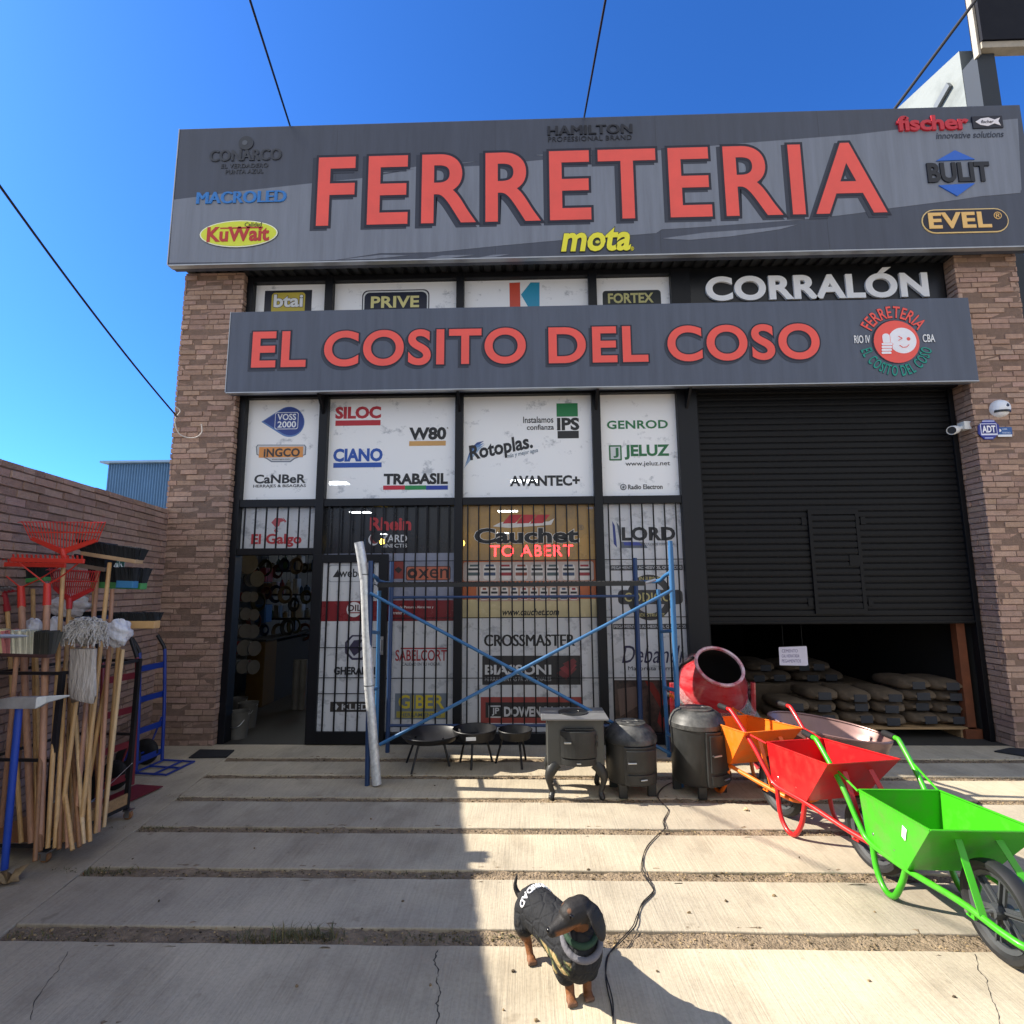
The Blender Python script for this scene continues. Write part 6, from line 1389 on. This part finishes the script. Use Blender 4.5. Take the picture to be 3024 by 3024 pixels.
obj('arc_print', MB().disc((7.15, 5.861, 8.9), .85, (0, -1, 0), .003, 40), mat('board_blue', '0e1528', .6, spec=.2), t)
obj('frame', MB().box((5.66, 5.88, 8.07), (8.2, 6.0, 8.155)).box((5.625, 5.90, 8.0), (5.655, 5.97, 11.2)), mat('board_frame', 'a29a8c', .7, var=.2), t)
t = thing('metal_shed', 'blue corrugated metal shed far behind the boundary wall on the left', 'shed', (-10.5, 14, 0))
sx0, sx1 = at(205, 880, Y=14).x, -8.0; nsh = 46; mb = MB()
for i in range(nsh):
    x = sx0 + (sx1 - sx0) * i / nsh; d_ = (sx1 - sx0) / nsh; mb.prism([(x, 14, 0), (x + d_ * .35, 13.96, 0), (x + d_ * .65, 13.96, 0), (x + d_, 14, 0)], (0, 0, 4.93))
mb.box((sx0, 14, 0), (sx1, 18, 4.9)); obj('wall', mb, mat('shed_blue', '5d86b0', .5, var=.1, scale=2), t)
obj('roof', MB().box((sx0 - .14, 13.85, 4.935), (sx1, 18.2, 4.99)), mat('shed_roof', '8fb0cf', .5), t)
WIRE = mat('wire_black', '0d0e14', .6, var=0)
def wire(label, p, q, r, sag, n=16):
    p, q = V3(p), V3(q); pts = [p.lerp(q, i / n) - V3((0, 0, sag * 4 * (i / n) * (1 - i / n))) for i in range(n + 1)]
    tag(obj('cable', MB().tube(pts, r, 8), WIRE, smooth=True, loc=p), label, 'cable', 'cables overhead')
wire('black cable rising from the sign top above the first letters', at(548, 240, Y=5.30), at(462, -30, Y=3.6), .0105, .0)
wire('black cable rising from the sign top above the small dark brand name', at(1102, 222, Y=5.30), at(1146, -20, Y=3.6), .0105, .0)
wire('thin black cable sloping from the left pillar to the left picture edge', at(334, 786, Y=5.44), at(-40, 295, Y=3.0), .0085, .05)
wire('black cable crossing in front of the pale gable wall at the top right', at(1686, 208, Y=5.36), at(1850, -12, Y=4.6), .016, .0)
lp = cat([at(x, y, Y=5.46) for x, y in [(333, 768), (340, 776), (331, 790), (332, 806), (340, 820), (356, 826), (372, 824), (381, 815), (380, 800)]], 5)
tag(obj('cable_loop', MB().tube(lp, .006, 8), mat('wire_grey', 'b9b2ac', .6), smooth=True, loc=lp[0]), 'loose pale cable loop hanging on the left brick pillar', 'cable')

# ================================================================== shop goods seen through the open door
t = thing('shelf_unit', 'dark metal shelf unit with rows of goods at the back of the doorway', 'shelf', (-4.4, 9.3, 0))
xa, xb = at(476, 1150, Y=9.2).x, at(620, 1150, Y=9.2).x
for z in (.5, 1.02, 1.42, 1.82, 2.25): obj('shelf', MB().box((xa, 9.0, z), (xb, 9.4, z + .03)), DARKMETAL, t)
for x in (xa, (xa + xb) / 2, xb): obj('upright', MB().box((x - .02, 9.38, 0), (x + .02, 9.42, 2.6)), DARKMETAL, t)
rnd = random.Random(9); GC = [mat('goods_%s' % n, h, .6) for n, h in (('white', 'b9bbb8'), ('grey', '6b6f70'), ('red', '7c2426'), ('blue', '1f4a78'), ('green', '2f5a3a'), ('tan', '8a7a58'))]
rn = {.5: 'lowest', 1.02: 'second', 1.42: 'third', 1.82: 'fourth', 2.25: 'top'}
for z in (.5, 1.02, 1.42, 1.82, 2.25):
    x = xa + .03; k = 0
    while x < xb - .12:
        w_ = rnd.uniform(.06, .13); h_ = rnd.uniform(.10, .26); c_ = (x + w_ / 2, 9.12, z + .031); k += 1
        mi = rnd.randrange(6); mb = MB()
        if rnd.random() < .6: mb.lathe([(0, 0), (w_ * .46, 0), (w_ * .46, h_ * .75), (w_ * .2, h_ * .88), (w_ * .2, h_), (0, h_)], c_, 14)
        else: mb.box((x, 9.04, z + .031), (x + w_, 9.2, z + .031 + h_))
        tag(obj('goods_item', mb, GC[mi], smooth=False, loc=c_, bevel=.004), '%s packaged item on the %s shelf inside the doorway, item %d from its left end' % (('white', 'grey', 'red', 'blue', 'green', 'tan')[mi], rn[z], k), 'goods', 'goods on the shelf inside'); x += w_ + rnd.uniform(.01, .05)
RL = mat('reel_white', '55534e', .6, var=.25)
for i, (x, y, r) in enumerate([(463, 1063, .13), (480, 1092, .10), (459, 1126, .065), (473, 1126, .065), (458, 1158, .075), (474, 1160, .07), (457, 1190, .085), (472, 1191, .085), (455, 1222, .095), (475, 1223, .09), (453, 1257, .085), (473, 1258, .085)]):
    c_ = at(x, y, Y=6.55 + .1 * (i % 2)); rr = Matrix.Rotation(PI / 2, 3, 'Y') @ Matrix.Rotation(.5, 3, 'X')
    t = thing('cable_reel', 'white cable reel on the left inside the door, row %d from the top, %s one' % (i // 2 + 1, 'left' if i % 2 == 0 else 'right'), 'reel', c_, group='cable reels inside the door')
    obj('flange', MB().lathe([(0, -.06), (r, -.06), (r, -.05), (r * .5, -.05), (r * .5, .05), (r, .05), (r, .06), (0, .06)], c_, 22, rr), RL, t, smooth=True, auto=40)
    obj('winding', MB().lathe([(r * .5, -.049), (r * .82, -.045), (r * .82, .045), (r * .5, .049)], c_, 22, rr, closed=True), GC[i % 3], t, smooth=True)
t = thing('counter_cabinet', 'dark yellow cabinet standing just inside the open door', 'cabinet', at(480, 1340, Z=0))
c0, c1 = at(463, 1290, Y=7.2), at(496, 1290, Y=7.2); obj('body', MB().box((c0.x, 7.2, .0), (c1.x, 7.55, .84)), mat('cab_yellow', '4f3b18', .7, spec=.2), t, bevel=.01); obj('side_rack', MB().box((c0.x + .03, 7.56, .0), (c1.x - .01, 9.0, .80)), WALLDARK, t); obj('top', MB().box((c0.x - .02, 7.18, .845), (c1.x + .02, 9.0, .87)), WALLDARK, t)
for i, (x, y, lb) in enumerate([(449, 1392, 'nearest white bucket on the floor inside the door'), (466, 1372, 'white bucket beside the yellow cabinet'), (446, 1362, 'white bucket behind the nearest one')]):
    c_ = at(x, y, Z=0); t = thing('bucket', lb, 'bucket', c_); obj('body', MB().lathe([(0, 0), (.085, 0), (.105, .26), (.11, .27), (.10, .265), (.08, .02), (0, .02)], c_, 24), RL, t, smooth=True); obj('bail', MB().tube(cat([c_ + V3((-.105, 0, .25)), c_ + V3((-.05, -.10, .14)), c_ + V3((.05, -.10, .14)), c_ + V3((.105, 0, .25))], 5), .003, 6), STEEL, t)
for x, lb in ((557, 'white plastic pipe standing on the shop floor, left one'), (569, 'white plastic pipe standing on the shop floor, right one')):
    c_ = at(x, 1338, Z=0); tag(obj('plastic_pipe', MB().tube([c_, c_ + V3((0, 0, .62))], .05, 16), RL, smooth=True, loc=c_), lb, 'pipe', 'pipes inside the door')
for (x0, y0, x1, y1), m_, lb in (((470, 1071, 502, 1098), GC[2], 'dark red box hanging high inside the doorway'), ((480, 1141, 500, 1175), GC[3], 'blue box on the shelf edge inside the doorway')):
    a, b_ = at(x0, y1, Y=8.2), at(x1, y0, Y=8.2); tag(obj('carton', MB().box((a.x, 8.2, a.z), (b_.x, 8.45, b_.z)), m_, loc=(a.x, 8.2, a.z), bevel=.01), lb, 'box')

rnd = random.Random(21); HC_ = [mat('hang_%s' % n, h, .7, spec=.2) for n, h in (('charcoal', '2a2b2d'), ('olive', '3a3a26'), ('rust', '4a2620'), ('navy', '1a2740'), ('sand', '5a4f3c'))]
for i in range(18):
    px_, py_ = 482 + (i % 6) * 19 + rnd.uniform(-5, 5), 1078 + (i // 6) * 52 + rnd.uniform(-12, 12); c_ = at(px_, py_, Y=7.9 + .3 * (i % 3)); r_ = rnd.uniform(.055, .11)
    t = thing('hose_coil', '%s coil hanging inside the doorway, %s row, place %d from the left' % (('charcoal', 'olive', 'rust red', 'navy', 'sand')[i % 5], ('upper', 'middle', 'lower')[i // 6], i % 6 + 1), 'coil', c_, group='coils hanging inside the door')
    mb = MB()
    for k in range(4): mb.tube([c_ + V3(((r_ - .008 * k) * math.cos(2 * PI * j / 18), .012 * k, (r_ - .008 * k) * 1.25 * math.sin(2 * PI * j / 18))) for j in range(18)], .011, 6, closed=True)
    obj('winding', mb, HC_[i % 5], t, smooth=True); obj('hook', MB().tube([c_ + V3((0, .02, r_ * 1.2)), (c_.x, c_.y + .02, 3.72)], .003, 5), DARKMETAL, t)
